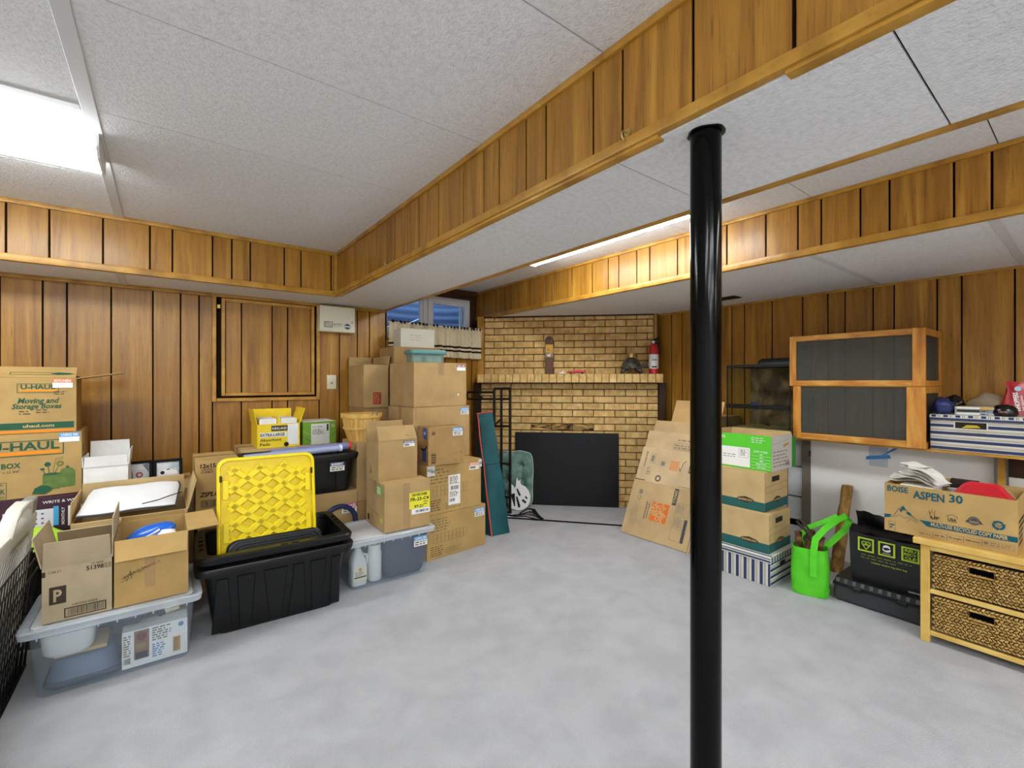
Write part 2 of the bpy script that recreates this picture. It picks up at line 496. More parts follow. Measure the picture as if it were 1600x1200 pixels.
# beam along the back wall
bA = struct('ceiling_beam', MB().box(XL, X2, YS, YB, ZS+.008, ZC), M_GROOVE)
planks(bA, (0,YS), (1,0), (0,-1), fill([-.656,-.496,-.279,-.069,.039,.245,.351,.457,.664,.772,.979,1.02], XL, 1.02, 9), ZS+.03, ZC-.02)
panels(bA, [XL, -1.45, -.21, 1.03], [YS, YB-.004], ZS)
MB().box(-.23, -.19, YS+.012, YB-.02, ZS-.005, ZS).build('batten', M_BATTEN, bA, bevel=.002)
trim(bA, XL, X1-.01, YS-.022, YS+.012, ZS-.006, ZS+.032)
trim(bA, XL, X1-.01, YS-.020, YS, ZC-.024, ZC)
trim(bA, XL, X2, YB-.02, YB-.003, ZS-.024, ZS)
# main beam overhead, running from the back wall to behind the photographer
bB = struct('ceiling_beam', MB().box(X1, X2, YN, YS, ZS+.008, ZC), M_GROOVE)
planks(bB, (X1,0), (0,1), (-1,0), fill([3.43,3.212,3.104,2.906,2.695,2.526,2.425,2.217,2.112,1.91,1.686,1.528,1.422,1.258,1.152,.939,.829,.614,.39], YN, 3.47, 11), ZS+.03, ZC-.02)
planks(bB, (X2,0), (0,1), (1,0), fill([0,.2,.31,.55], YN, 3.9, 12), ZS+.03, ZC-.01)
panels(bB, [X1, X2], [YN, -3.65, -3.0, -2.35, -1.7, -1.05, -.41, .238, .871, 1.532, 2.15, 2.8, YS+.03, YB-.004], ZS)
trim(bB, X1-.022, X1+.004, YN, YS-.022, ZS+.004, ZS+.034)
trim(bB, X1-.014, X1+.018, YN, .405, ZS-.006, ZS+.008)         # lip broken away beside the post
trim(bB, X1-.014, X1+.018, .71, YS-.022, ZS-.006, ZS+.008)
trim(bB, X1-.018, X1, YN, YS-.02, ZC-.024, ZC)
trim(bB, X2-.014, X2+.008, YN, YB-.02, ZS-.010, ZS+.012)
MB().box(X1-.028, X1-.006, YS-.024, YS-.006, ZS+.03, ZC-.02).build('trim', M_TRIM, bB, bevel=.003)
# third beam, over the fireplace side
bC = struct('ceiling_beam', MB().box(X3, XR, YN, YW+.06, ZS2+.008, ZC), M_GROOVE)
planks(bC, (X3,0), (0,1), (-1,0), fill([4.19,4.08,3.987,3.88,3.777,3.613,3.509,3.336,3.237,3.019,2.907,2.686,2.463,2.3,2.199,2.036,1.928,1.713,1.55,1.383,1.161,.999,.891,.726,.615,.398,.286], YN, 4.195, 13), ZS2+.03, ZC-.018)
panels(bC, [X3, XR-.004], [YN, -3.65, -3.0, -2.35, -1.7, -1.04, -.38, .285, .945, 1.61, 2.25, 2.93, YB-.004], ZS2)
trim(bC, X3-.022, X3+.014, YN, YW, ZS2-.006, ZS2+.030)
trim(bC, X3-.018, X3, YN, YW, ZC-.022, ZC)
trim(bC, XR-.016, XR-.007, YN, 2.70, ZS2-.016, ZS2)
for yy in (.285, .945): MB().box(X3+.016, XR-.02, yy-.018, yy+.018, ZS2-.004, ZS2).build('batten', M_BATTEN, bC, bevel=.0015)
v = thing('ceiling_vent', 'narrow black vent slot in the ceiling boards beside the right wall', 'vent', (3.55, 1.83, ZS2))
MB().box(-.06, .06, -.085, .085, -.004, -.0005).build('vent_frame', M_BLACKM, v)
for k in range(5): MB().box(-.05+.022*k, -.04+.022*k, -.075, .075, -.009, -.004).build('vent_slat', M_BLACKM, v)
for (yy, w_) in ((.806, 'nearer the black post'), (2.49, 'near the inside corner')):
    hk = thing('cup_hook', 'small brass cup hook screwed into the main beam, ' + w_, 'hook', (X1-.0075, yy, ZS+.05))
    MB().cyl((0,0,0), (-.006,0,0), .011).build('hook_base', flat('brass', '#b59a5c', .35, .5, .8), hk)
    MB().tube([(-.004,0,0),(-.02,0,0),(-.03,0,-.008),(-.03,0,-.02),(-.02,0,-.028),(-.012,0,-.024)], .0032, 8).build('hook_wire', flat('brass', '#b59a5c', .35, .5, .8), hk, smooth=60)

# framed access panel in the back wall
dr = struct('door_1', MB().box(.285, 1.0, YB-.002, YB+.004, 1.085, ZS), M_GROOVE)
planks(dr, (0,YB), (1,0), (0,-1), [.352,.455,.66,.769,.942], 1.142, 1.812, t=.012)
def fr(x0, x1, z0, z1, d0, d1): MB().box(x0, x1, YB-d1, YB-d0, z0, z1).build('door_frame', M_TRIM, dr, bevel=.003)
for a in ((.271,.297,1.077,ZS-.004),(.982,1.008,1.077,ZS-.004),(.297,.982,1.077,1.103)): fr(*a, .002, .026)
for a in ((.328,.352,1.118,1.832),(.942,.966,1.118,1.832),(.352,.942,1.118,1.142),(.352,.942,1.808,1.832)): fr(*a, .002, .022)
MB().box(.303,.321,YB-.02,YB-.004,1.755,1.78).cyl((.312,YB-.03,1.76),(.312,YB-.02,1.76),.006).build('door_latch', flat('brass', '#b59a5c', .35, .5, .8), dr)

# ---------------------------------------------------------------- corner fireplace of brick, set across the corner at 45 degrees
FO = Matrix.Translation((2.482, 3.878, 0)) @ Matrix.Rotation(math.radians(-45), 4, 'Z')   # u right, depth +y, z up
FL = 1.863
fp = struct('wall_fireplace', MB().prism([(.0,.018),(FL,.018),(FL-.06,.16),(.93,1.02),(.05,.12)], 0, 1.21, FO)
            .prism([(.04,.118),(FL-.05,.118),(.93,1.02)], 1.21, ZS2, FO), M_MORTAR)
BW, BH, PX, PZ = .1955, .0595, .2032, .0678
_bm = {}
M_SOOTY = grain('sooty_brick', ['#2b2118','#8f7144','#cfab6e'], (9,9,38), .9, .1, 5, .6, (210,210,6), .05, .3, .36, .62)
def brick(u0, w, z0, d0, h=BH, dep=.05):
    sooty = .735 < z0 < .76 and .46 < u0 < 1.15
    key = (round(w,3), h, dep, sooty)
    jit = random.uniform(-.0015, .0015)
    M = FO @ Matrix.Translation((u0, d0+jit, z0))
    if key not in _bm:
        o = MB().box(0, w, 0, dep, 0, h).build('brick', M_SOOTY if sooty else M_BRICK, fp, bevel=.0022, M=M); _bm[key] = o.data
    else:
        o = bpy.data.objects.new('brick', _bm[key]); COL.objects.link(o); o.parent = fp; o.matrix_local = M
def courses(ua, ub, z0, z1, d0, first):
    z = z0; k = first
    while z + BH*.5 < z1:
        h = min(BH, z1-z)
        u = ua - (PX/2 if k % 2 else 0)
        while u < ub-.01:
            a = max(u, ua); b = min(u+BW, ub)
            if b-a > .015: brick(a, b-a, z, d0, h)
            u += PX
        z += PZ; k += 1
courses(.072, FL-.072, .002, 1.205, 0, 0)
courses(.088, 1.768, 1.300, ZS2-.004, .10, 1)
nb = 25; mw = (1.816-.058)/nb
for i in range(nb): brick(.058+mw*i+.003, mw-.006, 1.216, -.15, .080, .24)
MB().box(.060, 1.814, -.143, .115, 1.212, 1.2945, FO).build('mantel_core', M_MORTAR, fp)
MB().box(0, .066, -.02, .03, 0, 1.212, FO).build('corner_post', M_BROWNPOST, fp, bevel=.003)
MB().box(FL-.066, FL, -.02, .03, 0, 1.212, FO).build('corner_post', M_BROWNPOST, fp, bevel=.003)
MB().box(.02, .084, .06, .115, 1.297, ZS2, FO).build('corner_trim', M_TRIM, fp, bevel=.003)
MB().box(1.77, 1.80, .085, .115, 1.297, ZS2, FO).build('corner_trim', M_PANEL, fp, bevel=.003)
MB().box(.084, 1.77, .088, .1, ZS2-.014, ZS2, FO).build('corner_trim', M_BROWNPOST, fp)
hearth = struct('floor_hearth', MB().prism([(.0,-.003),(FL,-.003),(FL,-.60),(.02,-.43)], 0, .012, FO), M_CARPET)
MB().prism([(.02,-.43),(FL,-.60),(FL,-.604),(.02,-.434)], .001, .0125, FO).build('hearth_nosing', M_GROOVE, hearth)

fb = thing('fire_board', 'large matt black board covering the fireplace opening', 'board', FO @ Vector((.42, -.004, .012)), -45)
MB().box(0, 1.004, -.022, 0, 0, .712).build('board_sheet', flat('matt_black_board', '#111214', .5, .3), fb, bevel=.003)

# ---------------------------------------------------------------- basement window and its well
M_CASING = grain('walnut_stained_casing', ['#3a2110','#55331a'], (20,20,2), .5, .3)
wn = struct('window_1', MB().box(1.58, 1.625, YW-.01, YW+.1, 1.60, ZC).box(2.615, 2.68, YW-.01, YW+.1, 1.60, ZC).box(1.625, 2.615, YW-.01, YW+.1, 2.095, ZC).box(1.625, 2.615, YW-.01, YW+.1, 1.60, 1.635), M_CASING)
M_UPVC = flat('white_vinyl', '#f1f3f8', .4)
def wf(x0, x1, z0, z1, y0=.03, y1=.08): return MB().box(x0, x1, YW+y0, YW+y1, z0, z1).build('window_frame', M_UPVC, wn, bevel=.003)
wf(1.625,1.65,1.635,2.095); wf(2.59,2.615,1.635,2.095); wf(1.65,2.59,2.07,2.095); wf(1.65,2.59,1.635,1.66)
wf(2.065,2.11,1.66,2.07)
def sash(x0,x1,z0,z1,b,y0,y1,bb=.055):
    for a in ((x0,x0+b,z0,z1),(x1-b,x1,z0,z1),(x0+b,x1-b,z1-b,z1),(x0+b,x1-b,z0,z0+bb)): wf(*a, y0, y1)
    MB().box(x0+b, x1-b, YW+(y0+y1)/2-.002, YW+(y0+y1)/2+.002, z0+bb, z1-b).build('window_pane', M_GLASS, wn)
sash(2.11, 2.59, 1.66, 2.07, .055, .005, .045, .10)
sash(1.65, 2.065, 1.66, 2.07, .03, .045, .075, .09)
MB().box(2.50, 2.53, YW+.05, YW+.07, 1.76, 2.02).build('window_frame', M_UPVC, wn, bevel=.002)
# niche: boarded sill, cheek boards and head
MB().box(X2+.017, X3, YB-.03, YW-.011, 1.60, 1.612).build('window_sill', M_PANEL, wn, bevel=.003)
MB().box(X2+.0155, X2+.022, YB, YW-.011, 1.612, ZC-.002).build('niche_cheek', M_PANEL, wn)
MB().box(X3-.008, X3-.001, YB-.02, YW-.011, 1.612, ZS2-.008).build('niche_cheek', M_PANEL, wn)
MB().box(X2+.02, 2.655, YW-.06, YW-.011, 2.125, ZC-.002).build('window_head', M_CASING, wn, bevel=.003)
# corrugated steel window well outside
M_WELL = flat('weathered_corrugated_steel', '#56657a', .65, .3, .2)
well = MB(); n = 40
rings = []
for k in range(49):
    z = 1.2 + 1.4*k/48; r = .010*math.sin(z*2*PI/.085)
    rings.append([(2.10 - (.66+r)*math.cos(PI*i/n), YW+.11 + (.50+r)*math.sin(PI*i/n), z) for i in range(n+1)])
vs = [p for R in rings for p in R]; fs = [(a*(n+1)+i, a*(n+1)+i+1, (a+1)*(n+1)+i+1, (a+1)*(n+1)+i) for a in range(48) for i in range(n)]
well.add(vs, fs)
o = well.build('window_well', M_WELL, wn, smooth=60, raw=True)
MB().box(1.35, 2.85, YW+.1, YW+.75, 1.1, 1.2).build('well_gravel', grain('gravel', ['#6b6b6b','#a5a39d'], (30,30,30), .9, .1, 5, 1, (60,60,60)), wn)
MB().tube([(1.78,YW+.42,1.80),(1.95,YW+.43,1.795),(2.06,YW+.45,1.83),(2.25,YW+.5,1.92),(2.4,YW+.45,1.98)], .009, 8).build('well_cable', flat('pale_cable', '#aebfca', .5), wn, smooth=60)

# ---------------------------------------------------------------- concrete-block ledge under the right wall, shelf board on top
ledge = struct('wall_ledge', MB().box(3.715, XR-.008, -.6, 1.86, 0, .82), flat('block_joint_grey', '#5c5e60', .9))
M_BLOCK = grain('white_painted_block', ['#b9bcbe', '#c9cbcc'], (9,9,9), .7, .2, 4, .4, (80,80,80))
z = 0
for row in range(4):
    y = 1.86
    while y > -.6:
        y2 = max(y-.405, -.6)
        MB().box(3.700, 3.72, y2+.004, y-.004, z+.004 if row else .001, z+.214).build('block', M_BLOCK, ledge, bevel=.003)
        y = y2
    z += .2205 if row else .158
sh = struct('trim_1', MB().box(3.47, XR-.008, -.55, 1.85, .824, .836), M_TRIM)
for yy in (.365, -.5): MB().box(3.60, 3.65, yy-.028, yy, 0, .824).build('shelf_post', M_TRIM, sh, bevel=.002)

# ---------------------------------------------------------------- fluorescent fixtures
M_LENS = glow('fluorescent_lens', '#f4f9fb', LENS_STRENGTH)
M_FIX = flat('white_enamel', '#e6e6e4', .4)
def wrap_light(label, x0, x1, y0, y1, z, axis='x'):
    T = thing('ceiling_light', label, 'light', ((x0+x1)/2, (y0+y1)/2, z))
    hx, hy = (x1-x0)/2, (y1-y0)/2
    L, w = (hx, hy) if axis == 'x' else (hy, hx)
    R = Matrix.Identity(4) if axis == 'x' else Matrix.Rotation(PI/2, 4, 'Z')
    MB().box(-L+.004, L-.004, -w*.8, w*.8, -.018, -.0005, R).build('light_pan', M_FIX, T)
    prof = [(-w, -.014), (-w, -.05), (-w*.72, -.078), (w*.72, -.078), (w, -.05), (w, -.014)]
    m = MB(); a = [(-L+.008, y, zz) for y, zz in prof]; b = [(L-.008, y, zz) for y, zz in prof]
    m.add(a+b, [(i, i+1, i+7, i+6) for i in range(5)], R)
    m.build('light_diffuser', M_LENS, T, raw=True)
    for sx in (-1, 1):
        e = MB(); x = sx*L
        pr = [(-w-.004, -.0005), (-w-.004, -.054), (-w*.74, -.084), (w*.74, -.084), (w+.004, -.054), (w+.004, -.0005)]
        Q = R @ Matrix(((0,0,1,x-.004),(1,0,0,0),(0,1,0,0),(0,0,0,1)))
        e.prism(pr, 0, .008, Q).build('end_cap', M_FIX, T)
    return T
wrap_light('white wrap fluorescent ceiling light over the moving boxes', -1.43, -.205, 2.36, 2.63, ZC)
wrap_light('long fluorescent ceiling light half hidden in the recess between the beams', 2.07, 2.27, 1.33, 2.64, ZC, 'y')
wrap_light('added unseen fluorescent fill light behind the photographer, wall side', -1.43, -.205, -.9, -.63, ZC)  # unseen fixture, added to brighten the room from behind the camera
wrap_light('added unseen fluorescent fill light behind the photographer, recess side', 2.07, 2.27, -1.6, -.36, ZC, 'y')  # likewise added out of view, as fill for the recess side
for i, (x_, y_) in enumerate(((-1.43, -2.3), (-1.43, -3.8), (-.1, -1.6), (-.1, -3.0))):  # four more unseen fixtures, added to lift the overall brightness
    wrap_light(('third','fourth','fifth','sixth')[i] + ' added fluorescent fill light in the unseen part of the room behind the photographer', x_, x_+1.225, y_, y_+.27, ZC)
wrap_light('added unseen far fluorescent fill light between the beams behind the photographer', 2.07, 2.27, -3.8, -2.56, ZC, 'y')  # another out-of-view fixture added only for more fill

# ---------------------------------------------------------------- steel post
cp = thing('steel_post', 'glossy black steel support post in front of the boxes on the right', 'post', (1.107, .628, 0))
pr = MB().lathe([(.0378,.0),(.0378,ZS+.02)], 40)
pr.build('post_shaft', flat('gloss_black_paint', '#020202', .13, .16), cp, smooth=40)
MB().box(-.07, .07, -.07, .07, 0, .008).build('base_plate', M_BLACKM, cp, bevel=.002)
R = random.Random(5); n = 22
ragged = [((.042+R.uniform(0,.006))*math.cos(2*PI*i/n), (.042+R.uniform(0,.006))*math.sin(2*PI*i/n)) for i in range(n)]
MB().prism(ragged, ZS-.003, ZS-.0004).build('ragged_cutout', M_BLACKM, cp)

# ================================================================ THINGS ALONG THE BACK WALL
GREEN_INK = flat('dark_green_ink', '#2f5a43', .7, .2); ORANGE_INK = flat('orange_ink', '#e8902c', .7, .2); TEAL_INK = flat('teal_ink', '#175766', .7, .2)
OLIVE_INK = grain('olive_green_ink', ['#4f6b35', '#6f8346'], (30,30,30), .7, .2)
RED_INK = flat('red_ink', '#a8392a', .7, .2)
KEEP = {}

# wall-hung things
fu = thing('fuse_box', 'cream electrical panel box with navy round sticker high on the panelled wall', 'fuse box', (.990, YB-.0075, 1.628))
MB().box(0, .281, -.082, 0, 0, .212).build('box_body', flat('cream_enamel', '#d9d5bd', .45), fu, bevel=.006, seg=2)
MB().box(.003, .278, -.090, -.0825, .003, .209).build('box_door', flat('cream_enamel_door', '#ddd9c2', .45), fu, bevel=.004)
MB().box(.246, .258, -.095, -.0905, .08, .094).build('box_latch', M_STEEL, fu, bevel=.002)
k = Ink((0,-.0905,0), (1,0,0), (0,0,1))
k.frame(.03, .036, .095, .082, .004, M_INK).greek(.036, .042, .09, .077, 4, M_INK, fill=.4, seed=3)
k.text('BATTERY', .138, .064, .012, M_INK, .07, shear=.3).greek(.108, .044, .17, .054, 1, M_FAINT, fill=.3, seed=5)
k.disc(.214, .05, .026, flat('navy_sticker', '#27324f', .5)); k.rect(.192, .046, .236, .055, M_WHITE, 1); k.ring(.214, .05, .023, .002, M_WHITE, 1)
k.done(fu)
ot = thing('wall_outlet', 'ivory blank outlet plate on the panelled wall below the electrical panel', 'outlet', (1.064, YB-.0075, 1.162))
MB().box(0, .075, -.007, 0, 0, .116).build('cover_plate', flat('ivory_plastic', '#e2dcc0', .4), ot, bevel=.003, seg=2)
MB().cyl((.0375,-.0075,.05),(.0375,-.012,.05),.008).build('jack', flat('brass', '#b59a5c', .35, .5, .8), ot)
# curtain on a thin rod
cu = thing('window_curtain', 'short cream curtain with brown stripes hanging under the basement window', 'curtain', (1.592, 3.865, 1.715))
def cloth(x0, x1, z0, z1, nx, nz, amp, waves, seed, hem=None):
    vs = []; fs = []; R = random.Random(seed); ph = [R.uniform(0, 6) for _ in range(4)]
    for j in range(nz+1):
        f = j/nz
        for i in range(nx+1):
            u = i/nx
            w = amp*(.5+.5*f)*(math.sin(u*waves*2*PI+ph[0])+.6*math.sin(u*waves*3.3*PI+ph[1]+f)+.3*math.sin(u*waves*7*PI+ph[2]))
            zz = z1 + (z0-z1)*f + (hem(u)*f if hem else 0)
            vs.append((x0+(x1-x0)*u, w, zz))
    for j in range(nz):
        for i in range(nx):
            a = j*(nx+1)+i; fs.append((a, a+1, a+nx+2, a+nx+1))
    return vs, fs
vs, fs = cloth(0, .98, -.245, .045, 120, 16, .026, 9, 4, lambda u: -.02*u)
m = MB(); M_CREAM = grain('cream_cotton', ['#d8cba8', '#e3d8ba'], (60,60,60), .9, .1, 3, .2, (400,400,400)); M_STRIPE = flat('brown_woven_stripe', '#33231d', .9, .1)
for q, f in enumerate(fs):
    row = q // 120
    pass
for q, f in enumerate(fs):
    row = q // 120
    m.add([vs[i] for i in f], [(0,1,2,3)], None, M_STRIPE if row in (10, 12) else M_CREAM)
o = m.build('curtain_cloth', None, cu, raw=True)
bm = bmesh.new(); bm.from_mesh(o.data); bmesh.ops.remove_doubles(bm, verts=bm.verts, dist=1e-5); bm.to_mesh(o.data); bm.free()
o.data.polygons.foreach_set('use_smooth', [True]*len(o.data.polygons))
MB().tube([(-.02,-.004,.040),(1.0,-.004,.022)], .005, 8).build('curtain_rod', flat('white_rod', '#dcdcda', .4), cu)
R = random.Random(2)
m = MB()
for i in range(26):
    x = .015+.037*i; m.box(x, x+R.uniform(.008,.02), -.014, .006, .036-.018*x, .056-.018*x+R.uniform(0,.006))
m.build('gathered_header', M_STRIPE, cu)['kind'] = 'stuff'

# ---- hidden supports at the far corner and the moving boxes standing on them
def tote(label, loc, rotz, w, d, h, mat, taper=.035, rim=.03, cat='bin', lid=False, name='storage_tote', ribs=(), rr=.05, t=.004, base_name='tote_body', group=None, rim_mat=None):
    """open tapered tub: local origin at the middle of the base"""
    T = thing(name, label, cat, loc, rotz, group)
    b = MB(); wb_, db_ = w-2*taper, d-2*taper
    def ring(z, o): 
        f = z/h
        return rrect(wb_+(w-wb_)*f+o, db_+(d-db_)*f+o, rr, z)
    rings = [ring(0, -.012), ring(.012, 0)] + [ring(h*q, 0) for q in (.3,.6,.84)] + [ring(h*.84, .012), ring(h*.98, .012), ring(h, .0)]
    inner = [ring(h, -2*t), ring(h*.5, -2*t), ring(.02, -2*t)]
    b.loft(rings+inner); b.build(base_name, mat, T, smooth=40)
    r = MB()
    r.loft([ring(h-.034, .012), ring(h-.034, 2*rim), ring(h-.004, 2*rim+.004), ring(h+.002, 2*rim-.004), ring(h+.002, -.002), ring(h-.012, -.002)], None, False, False)
    r.build('tote_rim', rim_mat or mat, T, smooth=40)
    if ribs:
        for (sx, wt, wb2, pr) in ribs:
            m = MB()
            # tapering ribs on the long front side
            yb, yt = -(db_/2+(d-db_)/2*.03), -(db_/2+(d-db_)/2*.82)
            M0 = [(sx-wb2/2, yb-pr, .012), (sx+wb2/2, yb-pr, .012), (sx+wt/2, yt-pr, h*.82), (sx-wt/2, yt-pr, h*.82)]
            M1 = [(p[0], p[1]+.009, p[2]) for p in M0]
            m.add(M0+M1, [(0,1,2,3),(7,6,5,4),(0,4,5,1),(1,5,6,2),(2,6,7,3),(3,7,4,0)])
            m.build('tote_rib', mat, T, bevel=.004)
    return T
tote('black tote on the floor beneath the purple planner box', (-.70, 3.56, 0), 0, .60, .42, .44, M_BLACKP)
pb = carton('purple box printed with a calendar page under the lower moving box', (-.86, 3.335, .443), 0, .52, .48, .186, flat('aubergine_print', '#3f1a2c', .45, .4), tape=False, name='planner_box')
k = front_ink(); k.rect(.22, .012, .40, .12, flat('pale_print', '#dcd8e0', .6))
for r_ in range(4):
    for c_ in range(6): k.rect(.235+.024*c_, .022+.024*r_, .245+.024*c_, .030+.024*r_, flat('violet_print', '#6a5a80', .6), 1)
k.rect(.40, .03, .42, .13, flat('sky_print', '#4aa7dc', .6)); k.rect(.455, .02, .52, .125, M_WHITE)
k.text('MONTHLY', .436, .075, .012, M_WHITE, .09, rot=90); k.text('WRITE & WIPE', .43, .155, .014, M_WHITE, .14)
k.done(pb)
lower = carton('lower of two stacked kraft moving boxes with a green pots picture', (-.852, 3.325, .630), 2.5, .50, .42, .325, M_KRAFTY, tape=False, seam='x')
upper = carton('kraft moving box with orange and green print on top of the other moving box', (-.826, 3.345, .957), 2.5, .45, .34, .285, M_KRAFTY, {'F': (-68, .15), 'B': (-86, .15), 'R': (80, .19), 'L': (-84, .14)})
k = front_ink(); w = .45
U = lambda px: w-(121-px)*.00232; V = lambda py: .285*(1-(py-590)/94)
k.frame(U(27), V(615.5), U(92), V(600), .0022, GREEN_INK); k.text('U-HAUL', (U(31)+U(88))/2, V(605.2), .024, GREEN_INK, U(86)-U(32), bold=.0014); k.rect(U(31), V(613), U(88), V(609.6), ORANGE_INK)
k.text('Moving and', (U(29)+U(92))/2, V(628.5), .028, GREEN_INK, U(92)-U(29), shear=.22, bold=.0018)
k.text('Storage Boxes', (U(20)+U(97))/2, V(638), .026, GREEN_INK, U(97)-U(20), shear=.22, bold=.0018)
k.greek(U(30), V(653), U(48), V(645), 2, M_BROWNINK, seed=2, fill=.35); k.greek(U(56), V(651), U(80), V(643), 2, M_BROWNINK, seed=4, fill=.35)
k.greek(U(84), V(620), U(108), V(612), 2, M_BROWNINK, seed=6, fill=.3)
k.rect(U(1), V(677), U(117), V(666), GREEN_INK); k.text('uhaul.com', (U(36)+U(85))/2, V(671.5), .016, M_KRAFT2, U(85)-U(36), 1, bold=.001)
k.rect(U(1), V(683), U(117), V(679), ORANGE_INK); k.done(upper)
sticker(upper, k, U(82), V(607), U(115)-U(82), V(591.5)-V(607), BAND_ORANGE, 'KITCHEN')
# print on the folded-back flap of the upper box
for ch in list(upper.children):
    pass
k2 = Ink((.0,.0,.285), (1,0,0), (0,math.sin(math.radians(68)),math.cos(math.radians(68))), .006)
k2.frame(.20, .03, .36, .065, .004, OLIVE_INK); k2.poly([(.35,.048),(.375,.066),(.42,.058),(.44,.046),(.42,.036),(.375,.03)], GREEN_INK); k2.done(upper)
k = front_ink(); w = .50
U = lambda px: w-(130-px)*.00232; V = lambda py: .325-(py-681)*.00338
k.frame(U(-22), V(714), U(100), V(691), .004, GREEN_INK); k.text('U-HAUL', (U(-14)+U(93))/2, V(699), .040, GREEN_INK, U(93)-U(-14), bold=.003); k.rect(U(-16), V(712.5), U(95), V(707), ORANGE_INK)
k.text('SMALL BOX', (U(-40)+U(33))/2, V(727), .026, GREEN_INK, U(33)-U(-40), bold=.0015); k.text('16 1/4" x 12 1/4" x 12 3/4"', (U(-42)+U(31))/2, V(736), .012, GREEN_INK, U(31)-U(-42))
k.frame(U(-26), V(775), U(12), V(751), .0022, GREEN_INK); k.text('BULK', U(-3), V(754.5), .009, GREEN_INK, .05); k.text('BOOK', U(-5), V(764), .024, GREEN_INK, .07, bold=.0014); k.text('KITCHEN', U(-4), V(772), .007, GREEN_INK, .06)
# pots and utensils picture
k.poly([(U(66),V(768)),(U(66),V(748)),(U(68),V(743)),(U(92),V(743)),(U(94),V(748)),(U(94),V(768))], OLIVE_INK); k.disc(U(80), V(744), .031, GREEN_INK, 1, ry=.006)
k.poly([(U(93),V(764)),(U(93),V(744)),(U(119),V(744)),(U(119),V(764)),(U(116),V(766)),(U(96),V(766))], OLIVE_INK, 1); k.poly([(U(92),V(744)),(U(97),V(738)),(U(106),V(735.5)),(U(115),V(738)),(U(120),V(744))], OLIVE_INK, 2); k.disc(U(106), V(735), .006, GREEN_INK, 3)
k.poly([(U(50),V(772)),(U(54),V(764)),(U(64),V(760)),(U(76),V(762)),(U(82),V(768)),(U(70),V(774))], GREEN_INK, 3)
k.disc(U(74), V(729), .012, GREEN_INK); k.line([(U(75),V(733)),(U(77),V(744))], .003, GREEN_INK); k.disc(U(66), V(736), .009, GREEN_INK, ry=.006); k.line([(U(67),V(738)),(U(71),V(745))], .003, GREEN_INK)
k.line([(U(82),V(744)),(U(87),V(721)),(U(98),V(719)),(U(98),V(722)),(U(89),V(723))], .0022, OLIVE_INK); k.ring(U(94), V(729), .014, .004, OLIVE_INK); k.ring(U(94), V(729), .008, .002, OLIVE_INK); k.line([(U(91),V(733)),(U(85),V(744))], .003, OLIVE_INK)
k.done(lower)
sticker(lower, k, U(92.5), V(696), U(126)-U(92.5), V(682)-V(696), BAND_BLUE, 'LIVING RM')
k = right_ink(.5); k.rect(.06, .21, .10, .255, M_INK); k.done(lower, 'hand_hole')

# white lattice panel and folded wire crate at the edge of the frame
la = thing('lattice_panel', 'off-white plastic lattice panel standing upright beside the folded wire crate', 'panel', (-.545, 2.29, 0))
M_OFFW = flat('off_white_plastic', '#d9d6cb', .45)
TIL = Matrix.Rotation(math.radians(6.0), 4, 'Y') @ Matrix.Diagonal((.8, 1, .915, 1))
def tb(*a): return MB().box(*a, TIL)
tb(-.025,.025,-.45,.665,.615,.70).build('top_rail', M_OFFW, la, bevel=.008, seg=2)
tb(-.025,.025,-.45,.665,0.002,.06).build('bottom_rail', M_OFFW, la, bevel=.006)
tb(-.022,.022,.615,.66,.06,.615).build('end_stile', M_OFFW, la, bevel=.004)
tb(-.022,.022,-.45,-.405,.06,.615).build('end_stile', M_OFFW, la, bevel=.004)
m = MB(); sp = .042
for i in range(-14, 28):
    for sg in (1, -1):
        y0 = i*sp-.405 if sg == 1 else i*sp-.405
        # diagonal bar clipped to the field
        pts = []
        ya, za, yb, zb = y0, .06, y0 + sg*.555*.62, .615
        lo, hi = -.405, .615
        def clip(ya, za, yb, zb):
            t0, t1 = 0.0, 1.0; dy = yb-ya
            if abs(dy) < 1e-9: return None
            for lim, s_ in ((lo, 1), (hi, -1)):
                ta = (lim-ya)/dy
                if s_*dy > 0: t0 = max(t0, ta)
                else: t1 = min(t1, ta)
            if t1-t0 < .03: return None
            return (ya+dy*t0, za+(zb-za)*t0, ya+dy*t1, za+(zb-za)*t1)
        c_ = clip(ya, za, yb, zb)
        if c_:
            a, b = Vector((0, c_[0], c_[1])), Vector((0, c_[2], c_[3])); dv = (b-a).normalized(); nn = Vector((0, -dv.z, dv.y))*.007
            x_ = .006*sg
            q = [a-nn, b-nn, b+nn, a+nn]
            m.add([(x_-.006, p.y, p.z) for p in q]+[(x_+.006, p.y, p.z) for p in q], [(3,2,1,0),(4,5,6,7),(0,1,5,4),(1,2,6,5),(2,3,7,6),(3,0,4,7)], TIL)
o = m.build('lattice', M_OFFW, la); o['kind'] = 'stuff'
m = MB(); hp = [(.22,.69),(.26,.745),(.33,.775),(.45,.78),(.52,.76),(.55,.69)]; hw = [.012,.014,.016,.016,.014,.012]
m.loft([[TIL @ Vector((sx*.028, y, z+sz*q)) for sx, sz in ((-1,-1),(1,-1),(1,1),(-1,1))] for (y, z), q in zip(hp, hw)]); m.build('carry_handle', M_OFFW, la, bevel=.004, smooth=40)
tb(-.03,.02,.56,.66,.70,.775).build('hinge_bracket', flat('grey_plastic', '#8e8d88', .5), la, bevel=.006)
wc = thing('wire_crate', 'folded black wire dog crate standing between the lattice panel and the clear bin', 'crate', (-.490, 2.1, 0))
TI2 = Matrix.Rotation(math.radians(5.5), 4, 'Y')
R = random.Random(8)
